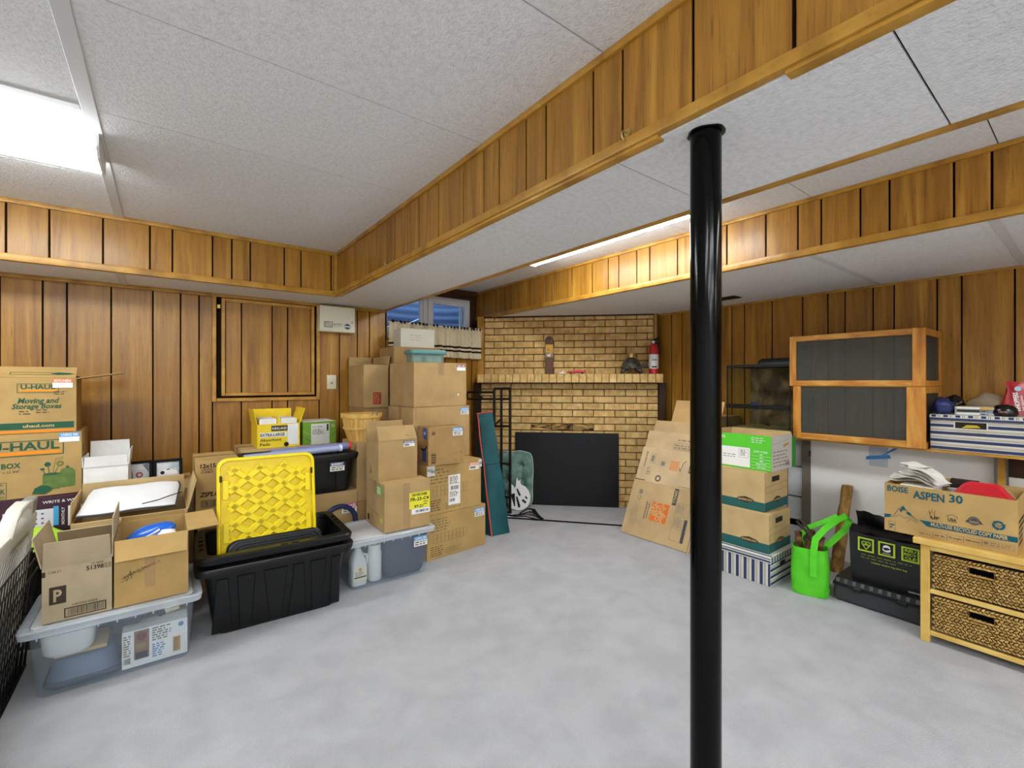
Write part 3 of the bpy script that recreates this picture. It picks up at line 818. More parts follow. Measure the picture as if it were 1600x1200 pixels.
for s_, (xo, zt) in enumerate(((-.012, .50), (.0, .46), (.012, .42))):
    m = MB()
    P = lambda y, z: TI2 @ Vector((xo, y, z))
    m.tube([P(-.4,.006), P(.72,.006), P(.72,zt), P(-.4,zt)], .0035, 6, closed=True)
    for z_ in (zt*.33, zt*.66): m.tube([P(-.4,z_), P(.72,z_)], .003, 6)
    o = m.build('crate_panel_frame', M_BLACKM, wc)
    for i in range(26):
        y = -.375+.0425*i
        MB().tube([P(y,.006), P(y,zt)], .0017, 5).build('crate_wire', M_BLACKM, wc)
tb2 = lambda *a: MB().box(*a, TI2)
tb2(-.018,.018,-.41,.73,.0005,.004).build('crate_tray', M_BLACKP, wc)
lg = thing('cloth_bag', 'lime green cloth bag tucked below the purple planner box', 'bag', (-.48, 3.225, 0))
lump('bag_cloth', (0,0,.235), (.13,.10,.26), flat('lime_cloth', '#a6d62a', .8), lg, 3, .2, 1.6, 3, -.23)
bb = thing('black_basin', 'black plastic basin standing behind the folded wire crate', 'basin', (-.455, 3.035, 0))
MB().lathe([(.065,0),(.072,.36),(.082,.40),(.082,.41),(.075,.41),(.066,.37),(.058,.02)], 24).build('basin_shell', M_BLACKP, bb, smooth=40)
MB().tube([(-.076,0,.41),(-.05,-.03,.45),(0,-.045,.46),(.05,-.03,.45),(.076,0,.41)], .006, 8).build('basin_handle', M_BLACKP, bb, smooth=50)

# ---- front clear bin, its contents and the two boxes on it
def clear_bin(label, cx, cy, w, d, h, taper=.02):
    T = thing('clear_bin', label, 'bin', (cx, cy, 0))
    def ring(z, o):
        f = z/h; return rrect(w-2*taper*(1-f)+o, d-2*taper*(1-f)+o, .03, z)
    MB().loft([ring(.002,-.01), ring(.012,0), ring(h*.85,0), ring(h*.85,.012), ring(h-.014,.012)], None, True, False).build('bin_body', M_CLEAR, T, smooth=40)
    L = MB()
    L.loft([ring(h-.03,.028), ring(h-.03,.052), ring(h-.006,.056), ring(h,.046), ring(h,.01), ring(h-.006,-.01)], None, False, False)
    L.build('lid_rim', M_CLEARW, T, smooth=40)
    MB().loft([ring(h-.012,-.012), ring(h-.006,-.012)]).build('lid', see_through('white_translucent_lid', '#ffffff', .12, '#eceff2', .3), T, smooth=40)
    for sx in (-1, 1):
        MB().box(sx*(w/2+.02)-.008, sx*(w/2+.02)+.008, -.08, .08, h-.055, h-.03).build('latch', M_CLEARW, T, bevel=.004)
    m = MB()
    for i in range(9):
        x = -w/2+.03+(w-.06)*i/8; m.box(x-.002, x+.002, -d/2-.012, -d/2-.005, h-.045, h-.008)
    m.build('lid_rib', M_CLEARW, T)['kind'] = 'stuff'
    return T
cb1 = clear_bin('clear plastic bin of kitchen things under the box marked P', -.153, 2.655, .522, .38, .285)
def inside(name, label, cat, x, y, z): return thing(name, label, cat, (x, y, z))
t_ = inside('plastic_tub', 'white plastic tub inside the clear bin of kitchen things', 'tub', -.305, 2.58, .135)
MB().loft([rrect(.12,.14,.03,0), rrect(.15,.17,.035,.02), rrect(.165,.19,.035,.11), rrect(.15,.175,.03,.11), rrect(.12,.14,.03,.01)]).build('tub_shell', M_WPLAST, t_, smooth=50)
t_ = inside('baking_pan', 'blue-grey baking pan lying upside down in the clear bin of kitchen things', 'pan', -.26, 2.60, .0125)
PANM = flat('blue_grey_enamel', '#5a6a80', .4)
MB().loft([rrect(.22,.20,.05,.028), rrect(.21,.19,.05,.04), rrect(.19,.17,.05,.098), rrect(.17,.15,.05,.106)]).build('pan_shell', PANM, t_, smooth=50)
MB().loft([rrect(.235,.215,.055,.004), rrect(.245,.225,.055,.016), rrect(.235,.215,.055,.028)]).build('pan_rim', flat('dark_blue_grey', '#3c4858', .4), t_, smooth=50)
t_ = carton('small plain carton lying over the baking pan inside the clear bin', (-.35, 2.53, .120), 0, .16, .2, .0145, M_KRAFT2, tape=False)
t_ = carton('white printed food box with a picture of chicken inside the clear bin', (-.142, 2.499, .0135), 0, .224, .10, .155, M_WCARD, tape=False)
k = front_ink(); k.rect(.04,.03,.09,.15, flat('roast_print', '#8a5a3a', .6)); k.disc(.065,.125,.018, flat('sauce_print','#6b2f22',.6),1); k.disc(.062,.085,.02, flat('herb_print','#8a7a3a',.6),1,ry=.012)
k.rect(.045,.03,.085,.06, M_INK, 1); k.greek(.10,.09,.17,.15,6,M_FAINT,seed=2); k.greek(.10,.02,.15,.08,6,flat('blue_print','#5577aa',.6),seed=3); k.rect(.172,.02,.198,.085,flat('tan_print','#b88a4a',.6)); k.greek(.175,.025,.196,.08,8,M_BROWNINK,1,fill=.4,seed=5)
k.disc(.20,.135,.010,flat('blue_print','#3a5aa0',.6)); k.barcode(.006,.02,.028,.045,M_INK,0,10); k.greek(.005,.05,.03,.14,9,M_FAINT,seed=9); k.done(t_)
t_ = inside('glass_jar', 'dark jar with red and yellow label inside the clear bin', 'jar', .03, 2.60, .172)
Rj = Matrix.Rotation(math.radians(78), 4, 'Y')
MB().lathe([(.028,-.06),(.034,-.055),(.034,.035),(.026,.05)], 18, (0,0,.036), Matrix.Translation((0,0,.036)) @ Rj @ Matrix.Translation((0,0,-.036))).build('jar_body', flat('dark_syrup', '#2c2420', .25), t_, smooth=40)
MB().lathe([(.0345,-.03),(.0345,.02)], 18, (0,0,.036), Matrix.Translation((0,0,.036)) @ Rj @ Matrix.Translation((0,0,-.036))).build('jar_label', grain('jar_label_print', ['#b02a24','#e8d9a8','#ece9e0'], (30,30,30), .6), t_, smooth=40)
t_ = inside('black_pouch', 'crumpled dark plastic pouch inside the clear bin of kitchen things', 'pouch', -.13, 2.58, .170)
lump('pouch_film', (0,0,.04), (.085,.05,.036), flat('dark_film', '#34383f', .25, .6), t_, 5, .25, 2.5, 3, -.038)
t_ = inside('teal_ball', 'small teal ball with tan cap inside the clear bin', 'ball', .06, 2.72, .17)
MB().lathe([(.004,-.04),(.03,-.028),(.04,0),(.03,.028),(.004,.04)], 16, (0,0,.042)).build('ball_body', flat('teal_plastic', '#1f5a63', .4), t_, smooth=80)

pbx = carton('grey-brown carton marked with a white P on the clear bin', (-.375, 2.487, .286), 0, .203, .33, .215, M_KRAFT4, {'F': (4, .098), 'L': (12, .12), 'R': (0, .16), 'B': (-40, .09)})
k = front_ink(); U = lambda px: (px-66)/108*.203; V = lambda dy: .215-dy*.215/85   # dy = pixels below the fold
k.rect(.020, V(58), .068, V(31), M_BROWNINK); k.text('P', .044, V(44.5), .046, M_KRAFT4, .024, 1, bold=.003)
k.text('51398', .152, V(11), .017, M_BROWNINK, .052, bold=.0008); k.text('LF 36000', .160, V(4.5), .007, M_BROWNINK, .036); k.frame(.181, V(15), .199, V(7.5), .0015, M_BROWNINK); k.text('11', .19, V(11.2), .014, M_BROWNINK, .009)
k.text('1/144 CT', .036, V(8), .009, M_BROWNINK, .036); k.rect(0, V(14), .010, V(6), M_BROWNINK)
k.text('CARTONS INSIDE', .122, V(63.5), .0085, M_BROWNINK, .075); k.frame(.062, V(82), .186, V(67), .004, M_BROWNINK); k.barcode(.072, V(79.5), .178, V(69), M_BROWNINK, 0, 34, 4)
k.done(pbx)
ob = carton('open kraft carton with scribbled handwriting standing on the clear bin', (-.1655, 2.487, .286), 0, .250, .33, .275, M_KRAFTY, {'F': (152, .085), 'R': (88, .115), 'B': (-3, .02)})
k = front_ink()
k.line([(.022,.115),(.05,.128),(.085,.142),(.13,.158)], .0014, M_BROWNINK); k.line([(.022,.102),(.06,.116)], .0014, M_BROWNINK)
zz = []
Rr = random.Random(11)
for i in range(30): zz.append((.03+.0036*i, .118+.0022*i*.6+(.012 if i % 2 else -.010)*Rr.uniform(.2,1)))
k.line(zz, .0012, M_BROWNINK); k.line([(.04,.10),(.052,.145),(.056,.11)], .0014, M_BROWNINK); k.line([(.14,.15),(.146,.168),(.152,.152)], .0012, M_BROWNINK)
k.done(ob); k = front_ink(); k.rect(.10, .06, .135, .265, M_TAPE); k.done(ob, 'packing_tape')
wp = thing('tissue_pack', 'blue and white pack of tissues inside the open scribbled carton', 'pack', (-.048, 2.63, .30))
lump('pack_film', (0,0,0), (.092,.05,.038), flat('blue_film', '#1d62c8', .25, .6), wp, 4, .12, 1.5, 3, None, M=Matrix.Translation((0,.03,.225)) @ Matrix.Rotation(math.radians(-13), 4, 'Y') @ Matrix.Rotation(math.radians(25), 4, 'X'))
MB().box(-.09,.09,-.02,.11,0,.185).build('pack_base', M_WHITE, wp, bevel=.02, seg=2)
Ring = MB().tube([(-.06,-.012,.218),(-.03,-.022,.222),(.0,-.022,.235),(.03,-.01,.25)], .004, 6).build('pack_swirl', M_WHITE, wp, smooth=60)
lump('pack_tissue', (.055,-.015,.215), (.04,.04,.035), M_WHITE, wp, 9, .3, 2, 2)
# big open carton with white padded bag behind
oc = carton('wide open kraft carton holding a white padded bag', (-.345, 2.905, 0), 0, .44, .34, .56, M_KRAFT2, {'B': (-4, .13), 'R': (14, .15), 'L': (-2, .10), 'F': (-112, .05)})
pd = thing('padded_bag', 'white padded bag with dark zip sticking out of the wide carton', 'bag', (-.128, 3.066, .292))
m = MB(); n = 18
def padsurf(s):
    vs = []
    for j in range(n+1):
        for i in range(n+1):
            u, v = i/n-.5, j/n-.5
            e = max(0, (1-abs(2*u)**3.5))*max(0, (1-abs(2*v)**3.5))
            x = u*.385 + (.03*v if s else .03*v); zz = .19 + v*.36
            if v > .3: x *= 1-.28*(v-.3)
            vs.append((x, s*.045*e**.6 + .004*math.sin(9*u+5*v), zz))
    return vs
a = padsurf(-1); b = padsurf(1); fs = [(j*(n+1)+i, j*(n+1)+i+1, (j+1)*(n+1)+i+1, (j+1)*(n+1)+i) for j in range(n) for i in range(n)]
m.add(a, fs); m.add(b, [tuple(reversed(f)) for f in fs])
TP = Matrix.Translation((0,0,.33)) @ Matrix.Rotation(math.radians(-76), 4, 'X') @ Matrix.Diagonal((.98,.7,.80,1)) @ Matrix.Translation((0,0,-.19))
o = m.build('bag_cover', grain('white_vinyl_fabric', ['#dcdcdc','#e8e8e9'], (6,6,6), .55, .3), pd, smooth=80, M=TP)
edge = [Vector(a[i]) for i in range(n+1)] + [Vector(a[j*(n+1)+n]) for j in range(1, n+1)]
MB().tube([TP @ p for p in edge], .005, 6).build('zip', flat('dark_zip', '#3a4046', .5), pd, smooth=60)
MB().tube([(.04,-.16,.325),(.10,-.165,.335),(.15,-.14,.345),(.20,-.08,.345)], .0025, 6).build('cord', M_INK, pd)
# support carton, white carton, picture frames
carton('plain kraft carton behind the wide open carton, under the picture frames', (-.332, 3.27, 0), 0, .472, .55, .60, M_KRAFT, seam='y')
wcn = carton('tall white carton with folded top beside the picture frames', (-.342, 3.29, .601), 0, .182, .26, .165, M_WCARD, {'F': (3, .055), 'B': (-6, .115), 'R': (4, .075), 'L': (3, .05)})
for i, (x0, x1, z1, lab) in enumerate(((-.182, -.058, .115, 'small black picture frame showing a red round toy in snow'), (-.056, .092, .112, 'wider black picture frame showing a white car'))):
    pf = thing('picture_frame', lab, 'picture frame', (x0, 3.60, .6005))
    TI = Matrix.Rotation(math.radians(-10), 4, 'X')
    w = x1-x0; h = z1+.02; b = .017
    for q, a in enumerate(((0,w,0,b),(0,w,h-b,h),(0,b,b,h-b),(w-b,w,b,h-b))): MB().box(a[0],a[1],-.014,0,a[2],a[3],TI).build('frame_side', flat('black_frame_lacquer', '#0b0b0b', .6, .15), pf, bevel=.002)
    MB().box(b,w-b,-.005,-.001,b,h-b,TI).build('photo', grain('snowy_photo', ['#8f979c','#c9ced2','#e4e6e8'], (14,14,14), .5, .2), pf)
    k = Ink(TI @ Vector((0,-.0052,0)), (1,0,0), TI.to_3x3() @ Vector((0,0,1)), .0006)
    if i == 0:
        k.ring(.06,.05,.017,.007,RED_INK); k.poly([(.075,.11),(.105,.115),(.105,.06)], flat('photo_grey','#5a5f60',.4)); k.poly([(.02,.02),(.026,.09),(.034,.02)], flat('photo_green','#7c8a72',.4))
    else:
        k.poly([(.04,.04),(.05,.065),(.075,.078),(.095,.065),(.12,.058),(.122,.035)], M_WHITE); k.disc(.046,.05,.011,M_INK,1); k.poly([(.062,.065),(.075,.074),(.088,.066)], M_INK,1); k.rect(.095,.075,.128,.108,flat('photo_teal','#9ab0b4',.4))
    k.done(pf, 'photo_picture')
# 12x15 box
carton('plain carton under the tall box marked 12x15', (.15, 3.16, 0), 0, .205, .34, .40, M_KRAFT, tape=False)
zb = carton('tall kraft box marked 12x15 beside the yellow lid', (.140, 3.15, .401), 0, .215, .34, .368, M_KRAFTY, seam='x')
k = front_ink(); U = lambda px: (px-309)*.00335; V = lambda py: .368-(py-721)*.00365
k.text('12x15', U(327), V(729.5), .024, M_INK, .074, bold=.0008); k.text('GRAND', U(326), V(735.5), .012, M_BROWNINK, .055); k.text('FORMAT', U(326), V(739.6), .011, M_BROWNINK, .060)
k.text('ZIPLOC', U(334), V(774.5), .026, M_INK, .125, shear=.3, bold=.002); k.frame(U(317), V(795), U(362), V(784), .003, M_BROWNINK); k.barcode(U(319), V(793.5), U(360), V(785.5), M_BROWNINK, 0, 26, 7); k.done(zb)
k = left_ink(.34); k.greek(.2,.1,.32,.32,8,M_FAINT,seed=4); k.done(zb)

# ---- the big black tote pair with the yellow lid
bt = tote('large black ribbed tote, outer of the nested pair holding the yellow lid', (.478, 2.775, 0), -2.5, .655, .47, .345, M_BLACKP, .045, .034,
          ribs=[(-.25,.05,.085,.006),(-.15,.08,.05,.006),(-.02,.11,.055,.006),(.085,.05,.085,.006),(.18,.08,.05,.006),(.27,.045,.05,.006)])
it = thing('storage_tote', 'inner black tote nested in the ribbed tote around the yellow lid', 'bin', (.478, 2.775, .03), -2.5)
def ring2(z, o): 
    f = z/.345; return rrect(.555+.09*f+o-.02, .37+.09*f+o-.02, .045, z)
MB().loft([ring2(.0,0), ring2(.33,0), ring2(.345,0), ring2(.345,-.01), ring2(.02,-.01)]).build('tote_body', M_BLACKP, it, smooth=40)
MB().loft([ring2(.335,.01), ring2(.335,.078), ring2(.362,.082), ring2(.370,.07), ring2(.370,-.006), ring2(.35,-.006)], None, False, False).build('tote_rim', M_BLACKP, it, smooth=40)
m = MB()
for s_ in (-1, 1):
    for y_ in (-.12,-.05,.02,.09): m.box(s_*.332-.010, s_*.332+.010, y_, y_+.035, .3695, .3712)
for x_ in (.0,.05): m.box(x_, x_+.032, -.252, -.240, .3695, .3712)
m.build('rim_slot', M_GROOVE, it)['kind'] = 'stuff'
yl = thing('tote_lid', 'yellow ribbed tote lid standing on end in the nested black totes', 'lid', (.45, 2.755, .052), -2.5)
M_YEL = flat('yellow_plastic', '#f2d800', .35, .4)
LM = Matrix.Rotation(math.radians(-8.5), 4, 'X') @ Matrix.Translation((0,-.055,0))
LW, LH = .475, .765
def rr2(w, h, r, y): return [(p[0], y, p[1]+LH/2) for p in rrect(w, h, r, 0, k=6)]
MB().loft([rr2(LW,LH,.05,.02), rr2(LW,LH,.05,-.004), rr2(LW-.012,LH-.012,.046,-.010), rr2(LW-.03,LH-.03,.04,-.010), rr2(LW-.034,LH-.034,.04,-.004), rr2(LW-.034,LH-.034,.04,.012)], LM).build('lid_shell', M_YEL, yl, smooth=35)
# raised diamond ribs on the field
fx, fz0, fz1 = LW/2-.056, .06, LH-.052
segs = []
def clipseg(a, b):
    (x0, z0), (x1, z1) = a, b; t0, t1 = 0, 1
    for lo, hi, p, d in ((-fx, fx, x0, x1-x0), (fz0, fz1, z0, z1-z0)):
        if abs(d) < 1e-9:
            if p < lo or p > hi: return None
            continue
        ta, tb_ = (lo-p)/d, (hi-p)/d
        if ta > tb_: ta, tb_ = tb_, ta
        t0, t1 = max(t0, ta), min(t1, tb_)
    return None if t1-t0 < .02 else ((x0+(x1-x0)*t0, z0+(z1-z0)*t0), (x0+(x1-x0)*t1, z0+(z1-z0)*t1))
dx, dz = .118, .094
for i in range(-12, 13):
    for sg in (1, -1):
        c_ = clipseg((i*dx+.02-1.0*sg, -1.0*dz/dx+.37), (i*dx+.02+1.0*sg, 1.0*dz/dx+.37))
        if c_: segs.append(c_)
for a, b in segs:
    L = math.hypot(b[0]-a[0], b[1]-a[1]); ang = math.atan2(b[1]-a[1], b[0]-a[0])
    Mx = LM @ Matrix.Translation((a[0], -.004, a[1])) @ Matrix.Rotation(-ang, 4, 'Y')
    MB().add([(0,0,-.017),(L,0,-.017),(L,0,.017),(0,0,.017),(0,-.008,-.012),(L,-.008,-.012),(L,-.008,.012),(0,-.008,.012)], [(4,5,6,7),(0,1,5,4),(1,2,6,5),(2,3,7,6),(3,0,4,7),(0,3,2,1)], Mx).build('lid_rib', M_YEL, yl)
for s_ in (-1, 1):
    for z_ in (.14,.33,.55): MB().box(s_*(fx+.016)-.014, s_*(fx+.016)+.014, -.012, .004, z_, z_+.10, LM).build('rim_block', M_YEL, yl, bevel=.003)
    for z_ in (.22,.66): MB().box(s_*(LW/2-.018)-.006, s_*(LW/2-.018)+.006, -.0115, -.0095, z_-.016, z_+.016, LM).build('clip_slot', flat('slot_brown', '#3c3208', .8), yl)
bl = thing('tote_lid', 'black tote lid leaning inside the totes in front of the yellow lid', 'lid', (.475, 2.632, .058), -2.5)
BM_ = Matrix.Rotation(math.radians(-13), 4, 'X')
def rr3(w, h, r, y): return [(p[0], y, p[1]+h/2) for p in rrect(w, h, r, 0, k=5)]
def rr3c(o, y): return [(p[0], y, p[1]+.181) for p in rrect(.46-o, .352-o, .05, 0, k=5)]
MB().loft([rr3c(0,.012), rr3c(0,-.004), rr3c(.012,-.009), rr3c(.03,-.009), rr3c(.034,-.002), rr3c(.06,-.002), rr3c(.066,-.008), rr3c(.085,-.008), rr3c(.09,-.001)], BM_).build('lid_shell', M_BLACKP, bl, smooth=35)

# ---- black tote on the STORAGE carton with tubes
st = carton('kraft carton labelled STORAGE under the black tote', (.50, 3.09, 0), 0, .54, .36, .492, M_KRAFT, seam='x')
k = front_ink(); sticker(st, k, .437, .345, .098, .062, BAND_MAG, 'STORAGE', lines=2)
t2 = tote('black tote with white label holding poster tubes, on the storage carton', (.71, 3.265, .4925), 0, .62, .385, .255, M_BLACKP, .03, .022, ribs=[(.22,.085,.06,.004)], rr=.03)
k = Ink((-.315,-.197,0), (1,0,0), (0,0,1), .003); sticker(t2, k, .46, .145, .092, .058, BAND_NAVY, 'BASEMENT', lines=2)
for i, (y, z, x0, x1, r, c_, cap, lab) in enumerate(((3.085, .772, .37, .93, .020, '#b9c2e2', '#d9def0', 'long clear poster tube resting across the black tote'), (3.13, .778, .52, 1.0, .024, '#8f98c8', '#e0402c', 'blue poster tube with red end cap across the black tote'))):
    tb_ = thing('poster_tube', lab, 'tube', ((x0+x1)/2, y, z))
    hl = (x1-x0)/2
    MB().tube([(-hl,0,0),(hl,0,.012)], r, 16).build('tube_wall', see_through('tube_film_%d' % i, '#dfe4f4', .35, c_, .2), tb_, smooth=50)
    MB().tube([(-hl+.01,0,0),(hl-.01,0,.012)], r*.7, 12).build('rolled_paper', flat('rolled_paper_%d' % i, '#c4cbe6' if i == 0 else '#9aa3d4', .6), tb_, smooth=50)
    MB().tube([(hl-.012,0,.0118),(hl+.004,0,.012)], r+.002, 16).build('tube_cap', flat('cap_%d' % i, cap, .5), tb_, smooth=50)
# cartons behind the tote, pads box, green box
carton('plain carton on the floor behind the black tote', (.40, 3.53, 0), 0, .64, .36, .40, M_KRAFT3, seam='x')
carton('plain carton behind the poster tubes under the yellow pads box', (.405, 3.535, .401), 0, .63, .35, .36, M_KRAFT2, seam='x')
M_YCARD = flat('yellow_printed_card', '#f0d22c', .6)
yb = carton('yellow open box of extra-large absorbent pads', (.507, 3.55, .762), 0, .272, .27, .165, M_YCARD, {'F': (160, .004), 'L': (10, .10), 'B': (-8, .095), 'R': (18, .11)})
k = front_ink(); U = lambda px: (px-403)*.00415; V = lambda py: .165-(py-663)*.0046
k.rect(U(424), V(674), U(449), V(666), M_BROWNINK); k.text('KIRKLAND', U(436.5), V(670), .018, M_WHITE, .092, 1); k.text('EXTRA-LARGE', U(426), V(679.5), .020, M_INK, .152, bold=.002)
k.text('Absorbent', U(407), V(687), .020, M_BROWNINK, .135, align='L'); k.text('Pads', U(407), V(693.5), .020, M_BROWNINK, .062, align='L'); k.rect(U(449), V(696), U(466), V(664), M_WHITE); k.disc(U(447), .017, .016, M_INK, 1); k.rect(U(407),V(676),U(448),V(683),M_WHITE,-.5); k.done(yb)
k = Ink((.0,.006,.152), (1,0,0), (0,.94,.34), .001)
pp = thing('pad_stack', 'stack of folded white pads inside the yellow box', 'pads', (.643, 3.68, .768))
for x_ in (-.066, .066): MB().box(x_-.055, x_+.055, -.115, .115, 0, .195).build('folded_pads', M_WHITE, pp, bevel=.01, seg=2)
MB().box(-.010, .010, -.12, .10, 0, .198).build('divider', M_YCARD, pp)
gx = carton('green and white printed box beside the yellow pads box', (.80, 3.55, .762), 0, .235, .27, .165, flat('leaf_green_card', '#6f9a2c', .6), seam='x', tape=False)
MB().box(.002, .233, .002, .268, .1652, .1665).build('white_top', M_WCARD, gx)
k = front_ink(); k.rect(.055,.0,.185,.150, flat('pale_grey_label', '#d6d9d0', .6)); k.text('ROLL PAPER', .10, .128, .012, M_FAINT, .07,1); k.greek(.065,.07,.15,.112,4,M_FAINT,1,seed=7); k.rect(.165,.095,.178,.145,M_INK,1)
k.line([(0,.10),(.05,.07)],.003,flat('pale_green','#a7c46a',.6)); k.line([(0,.06),(.06,.02)],.003,flat('dark_leaf','#4a6e1c',.6)); k.line([(.19,.05),(.235,.085)],.003,flat('dark_leaf','#4a6e1c',.6)); k.ring(.21,.13,.011,.003,M_WHITE); k.done(gx)
# bushel basket on its own carton
carton('narrow carton under the bushel basket', (1.045, 3.11, 0), 0, .175, .33, .40, M_KRAFT3, tape=False)
carton('plain carton supporting the bushel basket', (1.045, 3.115, .401), 0, .175, .32, .40, M_KRAFT, tape=False)
bs = thing('bushel_basket', 'round wooden splint basket standing on a carton', 'basket', (1.135, 3.28, .8015))
M_SPL = grain('pale_splint_wood', ['#c99a45', '#ddb262', '#e6c078'], (20,20,3), .6, .3, 3, 0, None, .06)
nS = 26
for i in range(nS):
    a = 2*PI*i/nS; hw = PI/nS*.92
    def pt(r, aa, z): return (r*math.cos(aa), r*math.sin(aa), z)
    m = MB(); rb, rt = .096, .136
    q = []
    for z, r in ((0,rb),(.09,(rb+rt)/2+.006),(.185,rt)): q += [pt(r, a-hw, z), pt(r, a+hw, z), pt(r-.004, a+hw, z), pt(r-.004, a-hw, z)]
    m.loft([q[0:4], q[4:8], q[8:12]]); m.build('splint', M_SPL, bs)
for z, r, h in ((.165,.136,.03),(.085,.122,.014)):
    MB().loft([[(rr_*math.cos(2*PI*i/32), rr_*math.sin(2*PI*i/32), zz) for i in range(32)] for rr_, zz in ((r+.001,z),(r+.006,z),(r+.009,z+h),(r+.003,z+h))], None, False, False).build('hoop', M_SPL, bs, smooth=40)
MB().lathe([(.094,.002),(.094,.008)], 24).build('basket_bottom', M_SPL, bs)
MB().tube([(.02,-.138,.18),(.03,-.15,.205),(.06,-.14,.21),(.07,-.125,.18)], .003, 6).build('wire_handle', M_STEEL, bs)

# navy hoop behind the second clear bin
nh = thing('foam_hoop', 'navy blue foam hoop standing in front of the storage carton', 'hoop', (.915, 3.055, 0))
pts = [(-.1,0,.004),(-.1,0,.30)] + [(-.1*math.cos(a), 0, .305+.1*math.sin(a)) for a in [PI*i/14 for i in range(1,14)]] + [(.1,0,.30),(.1,0,.004)]
MB().tube(pts, .0155, 10).build('hoop_tube', flat('navy_foam', '#1d2c52', .55), nh, smooth=60)

# ---- second clear bin with boxes
cb2 = clear_bin('clear bin with bottles and a navy bundle under the carton with yellow sticker', 1.105, 2.825, .515, .36, .298, .018)
k = Ink((-.2575,-.183,0), (1,0,0), (0,0,1), .012); sticker(cb2, k, .395, .185, .092, .062, BAND_BLUE, 'LIVING RM', lines=2)
jg = inside('milk_jug', 'white plastic jug with label inside the second clear bin', 'jug', .922, 2.735, .012)
MB().loft([rrect(.085,.085,.02,0), rrect(.09,.09,.02,.01), rrect(.09,.09,.02,.13), rrect(.06,.06,.025,.18), rrect(.035,.035,.017,.205), rrect(.035,.035,.017,.22)]).build('jug_body', flat('milky_plastic','#dcdcd6',.4), jg, smooth=50)
MB().lathe([(.019,.2205),(.019,.238)], 16).build('jug_cap', flat('cap_white','#ecebe4',.4), jg, smooth=40)
MB().tube([(.035,0,.17),(.055,0,.16),(.058,0,.12),(.045,0,.09)], .008, 8).build('jug_handle', flat('milky_plastic','#dcdcd6',.4), jg, smooth=60)
k = Ink((-.04,-.0455,.03), (1,0,0), (0,0,1)); k.rect(0,0,.08,.08,flat('cream_label','#e8dfc0',.6)); k.rect(.005,.018,.075,.026,M_INK,1); k.greek(.01,.03,.07,.055,3,M_FAINT,1); k.disc(.04,.066,.01,flat('gold_print','#c79a3a',.6),1); k.done(jg)
jr = inside('white_canister', 'tall white canister beside the jug in the second clear bin', 'canister', 1.025, 2.735, .012)
MB().lathe([(.038,0),(.042,.005),(.042,.17),(.036,.185)], 20).build('canister_body', M_WPLAST, jr, smooth=40); MB().lathe([(.038,.1855),(.038,.215)], 20).build('canister_lid', flat('cap_white','#ecebe4',.4), jr, smooth=40)
nb_ = inside('navy_bundle', 'folded navy cloth bundle filling the second clear bin', 'bundle', 1.207, 2.825, .012)
MB().loft([rrect(.23,.27,.03,0), rrect(.25,.29,.03,.02), rrect(.262,.30,.03,.22), rrect(.25,.28,.03,.25)]).build('bundle_cloth', flat('navy_cloth','#3b4557',.8), nb_, smooth=50)
fr_ = carton('kraft carton with yellow FR-23-C4 sticker on the second clear bin', (1.062, 2.665, .299), -1, .302, .33, .296, M_KRAFT, seam='x')
k = front_ink(); k.rect(.16,.12,.30,.222,flat('yellow_sticker','#e9e23c',.5)); k.barcode(.175,.198,.28,.215,M_INK,1,24,9); k.text('FR-23-C4',.23,.18,.021,M_INK,.125,1,bold=.001); k.text('97-21',.222,.134,.016,M_INK,.06,1,bold=.001); k.greek(.255,.135,.295,.165,2,M_BROWNINK,1,fill=.3)
k.rect(.175,.085,.302,.119,M_WHITE); k.barcode(.20,.094,.295,.110,M_INK,1,16,3); k.done(fr_)
k = left_ink(.33); k.rect(.20,.215,.29,.275,BAND_GREEN); k.greek(.21,.22,.28,.268,4,M_WHITE,1,seed=1); k.line([(.12,.10),(.24,.085)],.003,M_BROWNINK); k.poly([(.26,.06),(.285,.10),(.30,.05)],flat('yellow_green','#c9d24a',.6)); k.rect(.03,.02,.06,.06,M_INK); k.done(fr_)
k = front_ink(); k.rect(.12,.0,.165,.29,M_TAPE,-.5); k.done(fr_,'packing_tape')
ou = carton('open kraft carton with raised flaps on top of the carton with yellow sticker', (1.062, 2.765, .596), 0, .262, .215, .252, M_KRAFT4, {'F': (-30, .10), 'B': (4, .11), 'L': (6, .02), 'R': (-70, .08)})
for ch in ou.children: ch.data.materials[0] = M_KRAFT
k = front_ink(); sticker(ou, k, .165, .205, .078, .038, BAND_NAVY, 'BOOKS RM', lines=1)
k = left_ink(.215); k.poly([(.07,.03),(.075,.10),(.10,.04)],M_FAINT); k.done(ou)

# ---- the tall stack
b1 = carton('lowest box of the tall stack, floor-standing kraft with printed table', (1.413, 2.80, 0), 5, .51, .42, .306, M_KRAFTY, seam='x')
b2 = carton('kraft box with white shipping label, second from the floor in the tall stack', (1.413, 2.805, .3075), 4, .465, .42, .345, M_KRAFTY, seam='x')
for bx, hh, ww, sd in ((b1,.306,.51,1),(b2,.345,.465,2)):
    k = front_ink()
    k.greek(.03,hh*.60,.19,hh*.92,5,M_FAINT,fill=.35,seed=sd+10)
    for i in range(9):
        x = .05+.032*i; k.frame(x, hh*.36, x+.030, hh*.56, .0018, M_FAINT)
        k.line([(x,hh*.46),(x+.03,hh*.46)],.0016,M_FAINT)
    k.greek(.03,.02,.14,hh*.3,5,M_BROWNINK,fill=.3,seed=sd+20); k.greek(.15,.02,.30,hh*.2,3,M_FAINT,fill=.3,seed=sd+30)
    k.done(bx)
